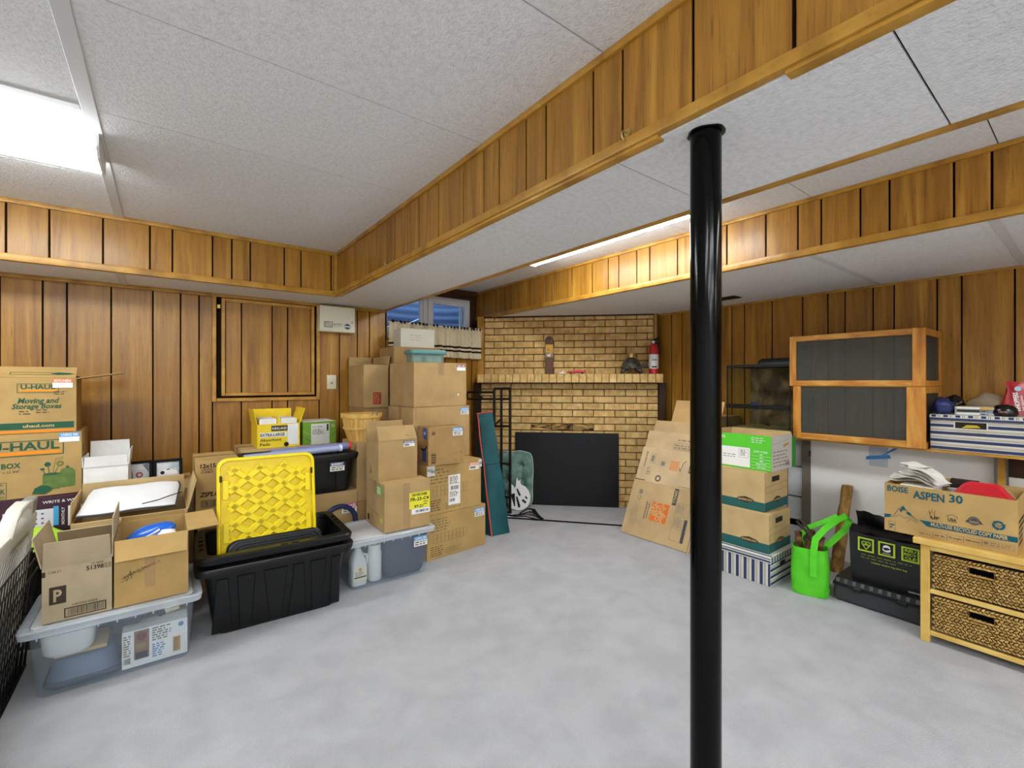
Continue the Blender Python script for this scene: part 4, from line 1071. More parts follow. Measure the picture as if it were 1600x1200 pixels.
k = front_ink(); k.rect(.175,.045,.275,.255,M_WHITE,1); k.barcode(.195,.15,.262,.178,M_INK,2,20,5); k.barcode(.182,.068,.228,.09,M_INK,2,14,8); k.greek(.185,.19,.265,.245,5,M_FAINT,2); k.greek(.185,.10,.27,.14,4,M_FAINT,2,seed=3); k.done(b2,'shipping_label')
sticker(b1, k, .405, .225, .09, .06, BAND_BLUE, 'LIVING RM', lines=2); sticker(b2, k, .355, .27, .09, .055, BAND_ORANGE, 'BEDROOM', lines=1)
k = Ink((.43,-.0,.285), (1,0,0), (0,0,1), .0075); k.rect(0.005,0,.036,.055,flat('white_tape','#dddcd6',.5)); k.text('XX',.02,.028,.018,M_INK,.026,1,bold=.001); k.done(b2,'tape_patch')
k = Ink((.0,-.0,.27), (1,0,0), (0,0,1), .0075); k.rect(-.0,0,.06,.07,flat('white_tape','#dddcd6',.5)); k.text('x-Opp',.03,.04,.024,M_INK,.056,1,shear=.2,rot=-18); k.done(b2,'tape_patch')
az = carton('kraft shipping box with blue tape on its side, third in the tall stack', (1.412, 2.775, .6535), -5, .268, .20, .258, M_KRAFT3, seam='x', tape=True)
k = front_ink(); k.frame(.02,.012,.052,.082,.003,M_BROWNINK); 
for i in range(4): k.rect(.024,.018+.016*i,.048,.026+.016*i,M_BROWNINK)
k.line([(.022,.208),(.05,.208)],.003,M_BROWNINK); k.poly([(.024,.212),(.030,.238),(.036,.212)],M_BROWNINK); k.poly([(.038,.212),(.044,.238),(.050,.212)],M_BROWNINK)
for (x,y,sx,sy) in ((.2,.02,1,1),(.245,.02,-1,1),(.2,.08,1,-1),(.245,.08,-1,-1)): k.line([(x,y),(x+.015*sx,y)],.002,M_BROWNINK); k.line([(x,y),(x,y+.015*sy)],.002,M_BROWNINK)
k.done(az); sticker(az, k, .178, .195, .075, .055, BAND_BLUE, 'LIVING RM', lines=2)
k = left_ink(.20); BT = flat('blue_tape','#2d62b8',.35,.5); k.rect(.11,.175,.17,.25,BT); k.rect(.09,.02,.16,.10,BT); k.disc(.14,.215,.012,M_WHITE,1); k.ring(.1,.19,.10,.014,M_INK,0,24,250,320); k.done(az)
wd = carton('wide kraft box behind the blue-taped shipping box in the tall stack', (1.400, 2.985, .6535), 3, .485, .40, .385, M_KRAFT, seam='x')
k = front_ink(); sticker(wd, k, .40, .318, .075, .052, BAND_BLUE, 'LIVING RM', lines=2); k.rect(.008,.29,.03,.385,M_TAPE); k.done(wd,'tape_end')
mn = carton('large kraft box topping the tall stack, level with the mantel', (1.412, 3.0, 1.0395), 3, .452, .39, .325, M_KRAFT, seam='y')
k = front_ink(); sticker(mn, k, .363, .268, .078, .046, BAND_RED, 'REC RM'); k.disc(.375,.085,.007,M_WHITE); k.done(mn)
# teal-lid container on the stack
tl = thing('food_container', 'clear container with teal lid on top of the tall stack', 'container', (1.60, 3.20, 1.3652), -8)
MB().loft([rrect(.25,.15,.025,.001), rrect(.265,.165,.03,.07)], None, True, False).build('container_body', see_through('teal_clear','#d4e6e4',.6,'#9fc0bf',.2), tl, smooth=40)
MB().loft([rrect(.285,.185,.03,.068), rrect(.295,.195,.03,.08), rrect(.285,.185,.03,.098), rrect(.25,.15,.03,.100)]).build('container_lid', flat('teal_lid','#5f9493',.4), tl, smooth=40)
for x_ in (-.075, 0.02, .085): MB().box(x_-.03,x_+.03,-.05,.05,.003,.055).build('packet', grain('packet_print',['#d8dcc0','#f2f2ec'],(20,20,20)), tl, bevel=.008)
ws = carton('white carton on the window ledge behind the teal-lid container', (1.575, 3.60, 1.51), -6, .30, .20, .165, flat('off_white_board','#d8d5c6',.8), seam='x', tape=False)
k = front_ink(); k.greek(.08,.06,.22,.12,3,flat('pale_ink','#b9b4a2',.8),fill=.3); k.done(ws)
sb = carton('brown carton under the white carton behind the tall stack', (1.47, 3.49, 1.02), 0, .42, .315, .489, M_KRAFT3, seam='x', tape=False)
carton('tall kraft carton on the floor behind the tall stack', (1.45, 3.49, 0), 0, .46, .38, 1.018, M_KRAFT3, seam='x', tape=False)
# back-left stack of two
lo_ = carton('lower carton behind the bushel basket, under the box with red square print', (1.235, 3.52, 0), 0, .205, .36, 1.018, M_KRAFT3, seam='y', tape=False)
up_ = carton('kraft carton with red square print, open on top, in the wall corner stack', (1.23, 3.51, 1.0195), 0, .20, .36, .332, M_KRAFT, {'F': (-88, .09), 'B': (5, .08), 'R': (8, .0801), 'L': (-85, .08)})
k = front_ink(); k.rect(.075,.025,.14,.12,RED_INK); k.greek(.08,.03,.135,.115,6,M_KRAFT,1,fill=.35); k.done(up_)

# ================================================================ MANTEL AND FIREPLACE CORNER
def fthing(name, label, cat, u, d, z, rot=0, group=None):
    p = FO @ Vector((u, d, z)); return thing(name, label, cat, p, -45+rot, group)
ZM = 1.2968
pq = fthing('wooden_plaque', 'narrow dark wood plaque with white bird leaning on the brick above the mantel', 'plaque', .753, .06, ZM)
T1 = Matrix.Rotation(math.radians(-4), 4, 'X')
w = .041; prof = [(-w,0),(w,0),(w,.33)] + [(w*math.cos(a), .345+.038*math.sin(a)) for a in [PI*i/8 for i in range(9)]] + [(-w,.33)]
MB().prism(prof, -.008, .008, T1 @ Matrix(((1,0,0,0),(0,0,1,0),(0,1,0,0),(0,0,0,1)))).build('plaque_board', grain('dark_plaque_wood', ['#4a2c1c','#6b4630'], (30,30,3), .5, .3), pq, bevel=.002)
k = Ink(T1 @ Vector((0,-.008,0)), (1,0,0), T1.to_3x3() @ Vector((0,0,1)))
k.rect(-w+.003,.22,w-.003,.30,grain('plaque_painting',['#c98a1e','#d8a83a','#7f6a3e'],(30,30,30),.5)); k.rect(-w+.003,.17,w-.003,.22,flat('plaque_grey','#8a7f66',.5))
k.poly([(-.03,.205),(-.008,.195),(.022,.225),(.008,.195),(.014,.18),(-.012,.178)],flat('bird_cream','#e9dfb8',.5),1); k.done(pq,'plaque_painting')
rc = fthing('toy_car', 'red toy car lying on the brick mantel', 'toy', 1.02, -.075, ZM)
M_RED = flat('red_plastic', '#c3262b', .3, .5)
MB().loft([[(x, s*wd_, z) for s, z in ((-1,.010),(1,.010),(1,hh),(-1,hh))] for x, wd_, hh in ((-.09,.014,.022),(-.05,.022,.030),(-.01,.022,.040),(.03,.022,.038),(.06,.02,.028),(.09,.016,.022))]).build('car_body', M_RED, rc, bevel=.002, smooth=50)
for x in (-.055,.055):
    for s in (-1,1): MB().cyl((x,s*.020,.0095),(x,s*.028,.0095),.0095).build('wheel', M_BLACKP, rc)
MB().box(.068,.092,-.03,.03,.030,.040).build('rear_wing', M_RED, rc, bevel=.002)
wt = fthing('toy_figure', 'tiny white toy figure lying beside the red toy car', 'toy', .885, -.085, ZM)
MB().loft([[(x, r*math.cos(2*PI*i/8), .010+r*math.sin(2*PI*i/8)) for i in range(8)] for x, r in ((-.035,.003),(-.02,.009),(.0,.008),(.015,.0095),(.03,.004))]).build('figure_body', M_WHITE, wt, smooth=60)
MB().add([(-.01,0,.016),(.01,0,.016),(.02,.02,.034),(.008,.02,.034),(-.01,.003,.018),(.01,.003,.018),(.02,.023,.034),(.008,.023,.034)],[(3,2,1,0),(4,5,6,7),(0,1,5,4),(1,2,6,5),(2,3,7,6),(3,0,4,7)]).build('figure_wing', M_WHITE, wt)
tu = fthing('turtle_lantern', 'dark bronze turtle lantern with brass cap on the mantel', 'lantern', 1.538, -.045, ZM)
M_BRZ = grain('dark_bronze', ['#262521','#3f3d34','#57574a'], (30,30,30), .4, .5, 4, .3, (60,60,60), 0)
MB().lathe([(.02,.045),(.088,.05),(.094,.062),(.086,.095),(.066,.13),(.04,.15),(.02,.155)], 22).build('shell', M_BRZ, tu, smooth=50)
for i in range(14):
    a = 2*PI*i/14; MB().box(-.014,.014,.078,.098,.05,.072, Matrix.Rotation(a,4,'Z')).build('shell_scute', M_BRZ, tu, bevel=.003)
for a in (35,145,215,325):
    ar = math.radians(a); c_, s_ = math.cos(ar), math.sin(ar)
    MB().tube([(.055*c_,.05*s_,.05),(.09*c_,.08*s_,.036),(.105*c_,.085*s_,.018),(.116*c_,.09*s_,.008)],[.02,.017,.016,.006],8).build('foot', M_BRZ, tu, smooth=60)
MB().tube([(.06,-.03,.06),(.10,-.055,.075),(.122,-.07,.095),(.138,-.08,.093)],[.018,.017,.02,.008],10).build('head', M_BRZ, tu, smooth=60)
BR = flat('brass', '#b59a5c', .35, .5, .8)
MB().lathe([(.035,.155),(.040,.158),(.040,.185),(.046,.188),(.046,.196),(.03,.2)], 20).build('brass_cap', BR, tu, smooth=40)
fx_ = fthing('fire_extinguisher', 'small red fire extinguisher at the end of the brick mantel', 'fire extinguisher', 1.748, -.03, ZM)
MB().lathe([(.035,0),(.044,.004),(.044,.235),(.038,.262),(.022,.278),(.018,.29)], 24).build('cylinder_body', M_RED, fx_, smooth=40)
MB().lathe([(.0446,.05),(.0446,.185)], 24).build('paper_label', M_WHITE, fx_, smooth=40)
k = MB()
for i in range(5): 
    a0 = math.radians(-110+i*12)
    k.box(-.004,.004,-.0456,-.0448,.06,.075, Matrix.Rotation(math.radians(-24+12*i),4,'Z')).box(-.004,.004,-.0456,-.0448,.13,.137, Matrix.Rotation(math.radians(-24+12*i),4,'Z'))
k.build('lettering', M_INK, fx_)
MB().lathe([(.018,.285),(.02,.29),(.02,.31),(.012,.315)], 14).build('valve', M_BLACKP, fx_, smooth=40)
MB().box(-.012,.05,-.009,.009,.315,.328).build('handle', M_BLACKP, fx_, bevel=.003); MB().tube([(-.01,0,.32),(.03,0,.338),(.055,0,.35)], .007, 8).build('lever', M_BLACKP, fx_, smooth=60)
MB().cyl((-.006,-.014,.302),(-.006,-.024,.302),.014).build('gauge', M_WHITE, fx_); MB().tube([(.018,0,.30),(.045,.0,.29),(.058,0,.25),(.058,0,.18)], .008, 8).build('hose', M_BLACKP, fx_, smooth=60)

# hand truck
ht = fthing('hand_truck', 'black steel hand truck standing in front of the brick fireplace', 'hand truck', .407, -.30, .0125)
def bar(p, q, r=.0125): MB().tube([p, q], r, 8).build('frame_bar', M_BLACKM, ht, smooth=50)
A, B2, C2 = (0,0), (-.095,.08), (-.150,0)
bar((*A,.0),(*A,1.15)); bar((*B2,.0),(*B2,1.14)); bar((*C2,.79),(*C2,1.145))
for z_ in (1.145,1.05,.795,.44,.13): bar((*A,z_),(*B2,z_-.004), .010)
bar((*C2,1.145),(*A,1.15),.011); bar((*C2,.795),(*A,.795),.010); bar((*B2,.86),(*C2,.80),.008)
bar((-.405,.0,1.112),(*C2,1.112),.010); bar((-.405,.0,1.048),(-.08,.0,1.048),.009); bar((-.30,.0,1.108),(-.25,0,1.05),.008); bar((-.405,0,1.048),(-.405,0,1.112),.009)
MB().box(-.14,.02,-.06,.0,.0,.006).build('toe_plate', M_BLACKM, ht)
for p in ((-.150,.06),(-.215,.06)): MB().tube([(p[0]-.02,p[1],.055),(p[0]+.02,p[1],.055)],.054,18).build('wheel', M_DARK, ht, smooth=40)
# teal bag
tg = thing('long_bag', 'tall dark teal zipped bag with red piping standing beside the tall stack', 'bag', (2.14, 3.0, 0))
bot = [(-.085,-.045),(.08,-.065),(.105,.06),(-.095,.08)]; top = [(-.09,.154),(.01,.077),(.03,.135),(-.075,.20)]
rings = []; R = random.Random(4)
for j in range(15):
    f = j/14; ring = []
    for i in range(4):
        a, b = bot[i], bot[(i+1)%4]; c_, d_ = top[i], top[(i+1)%4]
        for q in range(5):
            g = q/5
            x = (a[0]+(b[0]-a[0])*g)*(1-f) + (c_[0]+(d_[0]-c_[0])*g)*f; y = (a[1]+(b[1]-a[1])*g)*(1-f) + (c_[1]+(d_[1]-c_[1])*g)*f
            bulge = .012*math.sin(PI*g)*math.sin(PI*min(1,f*1.05))
            cx, cy = (-.01+(-.02)*f), (.0+.14*f); dv = Vector((x-cx, y-cy)); 
            if dv.length > 1e-6: dv.normalize()
            n_ = .006*mnoise.noise(Vector((x*9, y*9, f*7)))*(1 if 0<f<1 else 0)
            if abs(f-.55)<.04: bulge -= .006
            zt = .951 + (.03 if i in (0,1) and (i == 1 or q > 2) else .0)
            ring.append((x+dv.x*(bulge+n_), y+dv.y*(bulge+n_), .002+f*(.955+ (.02*(x+.09)/.12))))
    rings.append(ring)
MB().loft(rings).build('bag_cloth', grain('dark_teal_cloth', ['#0c3a40','#124a50','#175a60'], (5,5,5), .6, .35, 3, .15, (300,300,300)), tg, smooth=50)
M_PIPE = flat('coral_piping', '#d9523f', .5)
off = lambda p, k=.004: Vector((p[0]-.003, p[1]-k, p[2]))
MB().tube([off(r[0]) for r in rings], .0055, 6).build('red_piping', M_PIPE, tg, smooth=60)
MB().tube([Vector(rings[-1][i])+Vector((0,0,.002)) for i in range(0,11)], .0055, 6).build('red_piping', M_PIPE, tg, smooth=60)
MB().tube([Vector(rings[8][i])+Vector((0,-.002,0)) for i in range(0,6)], .0025, 6).build('seam', flat('teal_seam','#0a2f34',.7), tg)
# tufted cushion
cs = fthing('chair_cushion', 'green tufted chair cushion with pale piping leaning on the fire board', 'cushion', .425, -.115, .0125)
m = MB(); nx, nz = 34, 42; CWd, CH = .35, .53
TC = Matrix.Rotation(math.radians(-6), 4, 'X')
def cush(side):
    vs = []
    for j in range(nz+1):
        for i in range(nx+1):
            z0_ = lambda a, b: (a-b)*CWd/2
            u, v = i/nx*2-1, j/nz*2-1
            e = (max(0,1-abs(u)**4)*max(0,1-abs(v)**4))**.5
            d_ = .055*e
            for (tx,tz) in ((-.45,.45),(.35,.45),(-.45,-.1),(.35,-.1),(-.45,-.6),(.35,-.6)):
                r2 = ((u-tx)*CWd/2)**2+((v-tz)*CH/2)**2; d_ -= .042*math.exp(-r2/.0014)*e + .012*e*math.exp(-abs(z0_(u,tx))/.03)*math.exp(-r2/.02)
            d_ -= .010*e*abs(math.sin(3.3*u+1.2*v))**8
            sx = 1-.02*abs(v)**6 + .012*math.sin(5*v)
            x = u*CWd/2*sx*(1-.10*abs(v)**9*abs(u)**3); z = CH/2+v*CH/2*(1-.09*abs(u)**9) + .006*math.sin(6*u)*(v > .6)
            vs.append((x, side*d_, z))
    return vs
fs = [(j*(nx+1)+i, j*(nx+1)+i+1, (j+1)*(nx+1)+i+1, (j+1)*(nx+1)+i) for j in range(nz) for i in range(nx)]
ca = cush(-1); m.add(ca, fs, TC); m.add(cush(.6), [tuple(reversed(f)) for f in fs], TC)
m.build('cushion_cover', grain('sage_green_cloth', ['#4d675c','#67857a','#82a094'], (14,14,14), .8, .2, 4, .2, (200,200,200)), cs, smooth=80)
edge = [TC @ Vector(ca[j*(nx+1)+nx]) for j in range(nz+1)] + [TC @ Vector(ca[nz*(nx+1)+nx-i]) for i in range(1,nx+1)]
MB().tube(edge, .004, 6).build('cushion_piping', flat('pale_piping', '#cfd6ce', .7), cs, smooth=60)
# toy guitar and strap
gt = fthing('toy_guitar', 'white guitar controller body with black trim leaning beside the hand truck', 'guitar', .490, -.245, .0135)
TG = Matrix.Rotation(math.radians(-4), 4, 'X') @ Matrix(((1,0,0,0),(0,0,1,0),(0,1,0,0),(0,0,0,1)))
body = [(-.02,.0),(.03,.005),(.075,.035),(.10,.085),(.102,.135),(.085,.185),(.05,.222),(.012,.238),(.005,.262),(.004,.296),(-.008,.268),(-.018,.276),(-.024,.308),(-.034,.276),(-.036,.235),(-.05,.20),(-.06,.222),(-.078,.238),(-.092,.262),(-.108,.265),(-.112,.25),(-.10,.232),(-.105,.20),(-.09,.165),(-.098,.14),(-.112,.10),(-.105,.05),(-.075,.012)]
MB().prism(body, -.015, .02, TG).build('guitar_body', flat('white_gloss', '#e9e9e6', .25, .5), gt, bevel=.004, smooth=40)
def gp(poly, nm, z=-.0155, t=.004): MB().prism(poly, z-t, z, TG).build(nm, M_BLACKP, gt, bevel=.001)
gp([(-.03,.20),(-.018,.205),(.012,.145),(.0,.135),(-.012,.15)], 'pick_guard'); gp([(-.035,.13),(-.02,.13),(.008,.045),(.005,.03),(-.012,.03)], 'strum_bar'); gp([(-.085,.15),(-.045,.16),(-.04,.04),(-.05,.04)], 'neck_pocket')
gp([(.05,.13),(.06,.14),(.077,.117),(.066,.108)], 'button'); 
for c_ in ((.035,.095),(.052,.082)): gp([(c_[0]+.012*math.cos(2*PI*i/12), c_[1]+.012*math.sin(2*PI*i/12)) for i in range(12)], 'knob')
gs = fthing('guitar_strap', 'black nylon strap lying in loops on the hearth', 'strap', .56, -.42, .0128)
def ribbon(pts, wd, t=.003):
    m = MB(); rings = []
    for i, p in enumerate(pts):
        p = Vector(p); q = Vector(pts[min(i+1,len(pts)-1)]) - Vector(pts[max(i-1,0)]); s_ = Vector((-q.y, q.x, 0)); s_.normalize()
        rings.append([p-s_*wd/2, p+s_*wd/2, p+s_*wd/2+Vector((0,0,t)), p-s_*wd/2+Vector((0,0,t))])
    return m.loft(rings)
ribbon([(-.20,.03,0),(-.12,0,.0),(-.04,.02,.006),(.03,.03,.03),(.09,.0,.035),(.14,-.05,.004),(.165,-.07,0)], .035).build('strap_webbing', M_DARK, gs, smooth=50)
ribbon([(-.18,.01,0),(-.08,-.03,.0),(0,-.01,.0),(.06,-.05,.0),(.12,-.09,0)], .02).build('strap_webbing', M_DARK, gs, smooth=50)
ribbon([(-.06,.05,.004),(.02,.06,.05),(.07,.04,.05),(.10,0,.02)], .045).build('strap_pad', M_DARK, gs, smooth=50)

# ================================================================ FLATTENED BOXES
RL = math.atan(.45)
M_FL = [card('flattened_kraft_a', '#c3a67a'), card('flattened_kraft_b', '#cfb68f'), card('flattened_kraft_c', '#ccb088'), card('flattened_kraft_d', '#c4a06a')]
GREY_INK = flat('grey_print', '#8c8470', .8, .2); DKGREY = flat('dark_grey_print', '#4c4d52', .7, .2); HDO = flat('orange_print', '#dd7324', .6); HDO2 = flat('faded_orange_print', '#d99a68', .7)
TS = Matrix.Rotation(-RL, 4, 'X')
def fsheet(lab, y0, x0, x1, L, mat, notch=None):
    T = thing('flattened_box', lab, 'box', (2.952+.0, 2.41, 0.004), -90, 'flattened boxes leaning beside the fireplace')
    MB().box(x0, x1, y0, y0+.008, 0, L, TS).build('board_sheet', mat, T, bevel=.0015)
    return T, Ink(TS @ Vector((0,y0,0)), (1,0,0), TS.to_3x3() @ Vector((0,0,1)))
def L_(d): return d
s1, k = fsheet('flattened kraft box at the front of the leaning boards, with orange square print', .0, 0, .588, .445, M_FL[0])
k.rect(.228,.15,.375,.297,HDO)
for i, (tx, yy, xx, h) in enumerate((('THE',.272,.328,.026),('HOME',.236,.302,.044),('DEPOT',.195,.278,.040))): k.text(tx, xx, yy, h, M_KRAFT2, (.052,.135,.150)[i], 1, rot=-45, bold=.002)
k.rect(.388,.305,.423,.432,DKGREY); k.text('SMALL', .4055, .3685, .022, M_KRAFT2, .105, 1, rot=-90, bold=.0015)
k.rect(.078,.335,.112,.372,GREY_INK); k.ring(.094,.305,.018,.006,GREY_INK)
for i in range(3): k.text('* moving box carton', .062+.02*i, .17, .010, GREY_INK, .22, rot=-90)
k.text('MAKE MOVING EASIER', .178, .215, .014, DKGREY, .14, rot=-90); k.text('facilita mudarse', .202, .215, .013, DKGREY, .12, rot=-90)
k.frame(.43,.05,.545,.33,.0025,GREY_INK); k.line([(.43,.235),(.545,.235)],.0025,GREY_INK); k.line([(.43,.14),(.545,.14)],.0025,GREY_INK); k.rect(.52,.05,.545,.22,DKGREY); k.greek(.44,.15,.51,.225,6,GREY_INK,seed=3); k.greek(.44,.25,.51,.32,5,GREY_INK,seed=4)
k.done(s1)
s2, k = fsheet('flattened kraft box behind the front board, with small orange emblem print', .009, .0, .60, .735, M_FL[1])
k.line([(.0,.452),(.095,.452)],.005,M_GROOVE); k.line([(.40,.455),(.588,.455)],.004,M_FAINT)
k.rect(.285,.57,.365,.65,HDO2); k.rect(.455,.57,.493,.695,DKGREY); k.text('SMALL', .474, .632, .022, M_KRAFT2, .105, 1, rot=-90, bold=.0015)
k.ring(.21,.486,.026,.010,DKGREY); k.frame(.095,.60,.145,.685,.003,GREY_INK); k.rect(.105,.615,.133,.67,GREY_INK); k.text('MAKE MOVING', .055, .63, .014, DKGREY, .13, rot=-90); k.rect(.205,.595,.24,.63,GREY_INK); k.line([(.37,.60),(.385,.57),(.40,.64),(.42,.66)],.004,M_INK); k.greek(.09,.5,.13,.57,4,GREY_INK)
k.done(s2)
s3, k = fsheet('pale flattened box with faint outline print, third of the leaning boards', .018, .005, .59, .885, M_FL[2])
k.frame(.27,.745,.5,.80,.003,GREY_INK); k.greek(.28,.75,.49,.79,2,GREY_INK,seed=8); k.greek(.30,.815,.5,.835,1,GREY_INK,seed=2); k.done(s3)
s4, k = fsheet('narrow flattened box between the pale board and the tallest board', .027, .04, .50, .985, M_FL[0]); k.done
s5, k = fsheet('tallest plain flattened box, hindmost of the leaning boards', .036, .18, .60, 1.18, M_FL[3])
k.ring(.375,1.10,.022,.004,GREY_INK); k.greek(.36,.88,.46,.90,1,GREEN_INK,seed=3); k.done(s5)
carton('tall narrow carton hidden behind the leaning flattened boxes', (3.46, 2.05, 0), -90, .17, .40, .94, M_KRAFT3, tape=False)

# ================================================================ BOX STACK BESIDE THE POST
NAVY = flat('navy_print', '#2d3a63', .6); CREAMP = flat('cream_printed_board', '#dcd9cd', .65); TEALP = flat('teal_green_print', '#1f5f5c', .6); BRN = flat('brown_print', '#3e2618', .6); BLKGRN = flat('ink_green_black', '#232a22', .7)
def stripes(k, x0, x1, y0, y1, pitch, vert=True):
    p = x0 if vert else y0; e = x1 if vert else y1
    while p < e-.002:
        a, b = p+pitch*.12, min(p+pitch*.5, e)
        for s, w_, m_ in ((a, b-a, NAVY), (b+pitch*.16, pitch*.05, M_FAINT), (b+pitch*.30, pitch*.04, M_FAINT)):
            if s+w_ > e: continue
            if vert: k.rect(s, y0, s+w_, y1, m_)
            else: k.rect(x0, s, x1, s+w_, m_)
        p += pitch
sx = thing('storage_box', 'navy and cream striped box on the floor under the file boxes', 'box', (2.862, 1.62, 0), -90)
MB().box(0,.402,0,.36,0,.165).build('carton_body', CREAMP, sx, bevel=.002)
MB().box(-.005,.407,-.005,.365,.138,.178).build('box_lid', CREAMP, sx, bevel=.003)
k = Ink((0,0,0),(1,0,0),(0,0,1)); stripes(k,.0,.402,.002,.137,.048); k.o = Vector((.402,0,0)); k.u = Vector((0,1,0)); k.n = k.u.cross(k.v); stripes(k,0,.36,.004,.137,.040,False); k.done(sx)
k = Ink((0,-.005,0),(1,0,0),(0,0,1)); k.rect(-.005,.146,.407,.156,NAVY); k.rect(-.005,.164,.407,.169,NAVY); k.o = Vector((.407,0,0)); k.u = Vector((0,1,0)); k.n = k.u.cross(k.v); stripes(k,0,.36,.139,.177,.036); k.rect(.12,.10,.19,.128,M_INK)
k.o = Vector((0,0,.178)); k.u = Vector((1,0,0)); k.v = Vector((0,1,0)); k.n = Vector((0,0,1)); k.rect(0,.005,.407,.02,NAVY); k.rect(0,.035,.407,.04,NAVY); k.done(sx)
def file_box(label, loc, w, d, h):
    T = carton(label, loc, -90, w, d, h, M_KRAFT2, name='file_box', tape=False, seam='x')
    k = front_ink(); k.rect(0,0,w,h*.235,TEALP)
    def oval(cx):
        k.poly([(cx-.055,h*.24),(cx-.045,h*.20),(cx,h*.165),(cx+.045,h*.20),(cx+.055,h*.24),(cx+.045,h*.285),(cx,h*.325),(cx-.045,h*.285)],BRN,1); k.text('BANKERS BOX',cx,h*.243,.013,M_KRAFT2,.09,2,bold=.0006)
    oval(w-.115); k.done(T)
    k = right_ink(w); k.rect(0,0,d,h*.235,TEALP); k.rect(d*.30,h*.72,d*.62,h*.86,M_INK); k.line([(.01,h*.62),(d-.01,h*.66)],.002,M_FAINT); k.line([(.01,h*.45),(d-.01,h*.5)],.002,M_FAINT); k.line([(.012,h*.3),(.012,h*.62)],.002,M_FAINT)
    oval(d*.52); k.done(T)
    return T
file_box('lower kraft file box with teal band, on the striped box', (2.905, 1.645, .179), .40, .305, .235)
file_box('upper kraft file box with teal band, under the green box', (2.94, 1.675, .415), .39, .335, .243)
M_LG = flat('bright_green_card', '#58c72f', .55); M_GREYP = card('pale_grey_board', '#cfc8bb')
gb_ = carton('bright green and white open box on top of the file boxes', (3.00, 1.675, .659), -90, .405, .30, .222, M_WCARD, {'B': (-4, .012), 'L': (4, .012)})
gb_.children[0].data.materials[0] = M_KRAFT2
for ch in gb_.children:
    if ch.name.startswith('flap'): ch.data.materials[0] = M_KRAFT2
k = front_ink(); k.rect(0,0,.405,.222,M_LG); k.rect(.0,.01,.275,.135,M_WHITE,1); k.text('BANKER', .07,.198,.018,M_WHITE,.09,1); k.greek(.285,.17,.385,.21,3,M_WHITE,1,seed=2,fill=.3); k.text('COPY STORE',.34,.118,.012,M_WHITE,.085,1)
for i in range(5): k.text(('W','99','88','RECYC','500 shts')[i], .345, .10-.02*i, .010, M_WHITE, (.02,.02,.02,.06,.05)[i], 1); k.line([(.285,.09-.02*i),(.40,.09-.02*i)],.0012,M_WHITE,1)
k.greek(.10,.06,.20,.09,2,M_FAINT,2,seed=4,fill=.3); k.frame(.205,.07,.265,.125,.0015,M_FAINT,2); k.greek(.215,.08,.255,.12,4,M_FAINT,2,seed=5); k.done(gb_)
k = right_ink(.405); k.rect(0,0,.30,.222,flat('pale_grey_print','#c9c5bd',.7)); k.greek(.02,.02,.26,.13,5,M_FAINT,1,fill=.25,seed=6); k.poly([(.17,.14),(.25,.155),(.25,.17),(.17,.16)],flat('tan_mark','#c79a56',.7),1); k.line([(.01,.17),(.28,.19)],.0015,M_FAINT,1); k.barcode(.20,.02,.26,.045,M_FAINT,1,12); k.done(gb_)
MB().box(.406,.412,.30,.345,.0,.20).build('side_flap', flat('dark_green_card','#2f8a2a',.6), gb_)

# terrarium on the shelf board
SZ = .8365
te = thing('terrarium', 'glass terrarium with black frame and light hood, on the shelf beside the screened case', 'terrarium', (3.475, 1.80, SZ), -90)
w_, d_, h_ = .452, .40, .515
MB().box(0,w_,0,d_,0,.03).build('base_frame', M_BLACKP, te, bevel=.003)
m = MB().box(0,w_,0,.018,h_-.02,h_).box(0,w_,d_-.018,d_,h_-.02,h_).box(0,.018,.018,d_-.018,h_-.02,h_).box(w_-.018,w_,.018,d_-.018,h_-.02,h_); m.build('top_frame', M_BLACKP, te)
for a in ((0,.006),(w_-.006,w_)):
    for b in ((0,.006),(d_-.006,d_)): MB().box(a[0],a[1],b[0],b[1],.03,h_-.02).build('corner_edge', M_BLACKP, te)
MB().box(.0,w_,-.014,.006,.185,.218).build('door_rail', M_BLACKP, te, bevel=.003)
MB().box(w_/2-.035,w_/2+.035,-.022,-.012,.205,.235).build('door_latch', flat('blue_black_plastic','#20293a',.35), te, bevel=.006)
MB().box(.003,w_-.003,.006,.010,.03,.185).build('glass_pane', M_GLASS, te); MB().box(.003,w_/2-.001,.002,.006,.218,h_-.02).build('glass_door', M_GLASS, te); MB().box(w_/2+.001,w_-.003,.002,.006,.218,h_-.02).build('glass_door', M_GLASS, te)
MB().box(.001,.005,.008,d_-.008,.03,h_-.02).build('glass_pane', M_GLASS, te); MB().box(w_-.005,w_-.001,.008,d_-.008,.03,h_-.02).build('glass_pane', M_GLASS, te)
m = MB(); nn = 26; vs = []
for j in range(nn+1):
    for i in range(nn+1):
        x, z = .015+(w_-.03)*i/nn, .035+(h_-.06)*j/nn
        vs.append((x, d_-.03-.05*max(0,mnoise.noise(Vector((x*9,z*7,2)))+.25)-.012*mnoise.noise(Vector((x*30,z*30,5))), z))
m.add(vs, [(j*(nn+1)+i,j*(nn+1)+i+1,(j+1)*(nn+1)+i+1,(j+1)*(nn+1)+i) for j in range(nn) for i in range(nn)])
m.box(.012,w_-.012,d_-.02,d_-.008,.032,h_-.022).build('rock_background', grain('brown_rock', ['#3d3024','#6e583c','#987e58'], (12,12,8), .8, .2, 6, .5, (40,40,40)), te, smooth=50)
m = MB(); vs = []
for j in range(9):
    for i in range(19):
        x, y = .012+(w_-.024)*i/18, .014+(d_-.05)*j/8; vs.append((x, y, .036+.02*max(0,mnoise.noise(Vector((x*14,y*14,1))))))
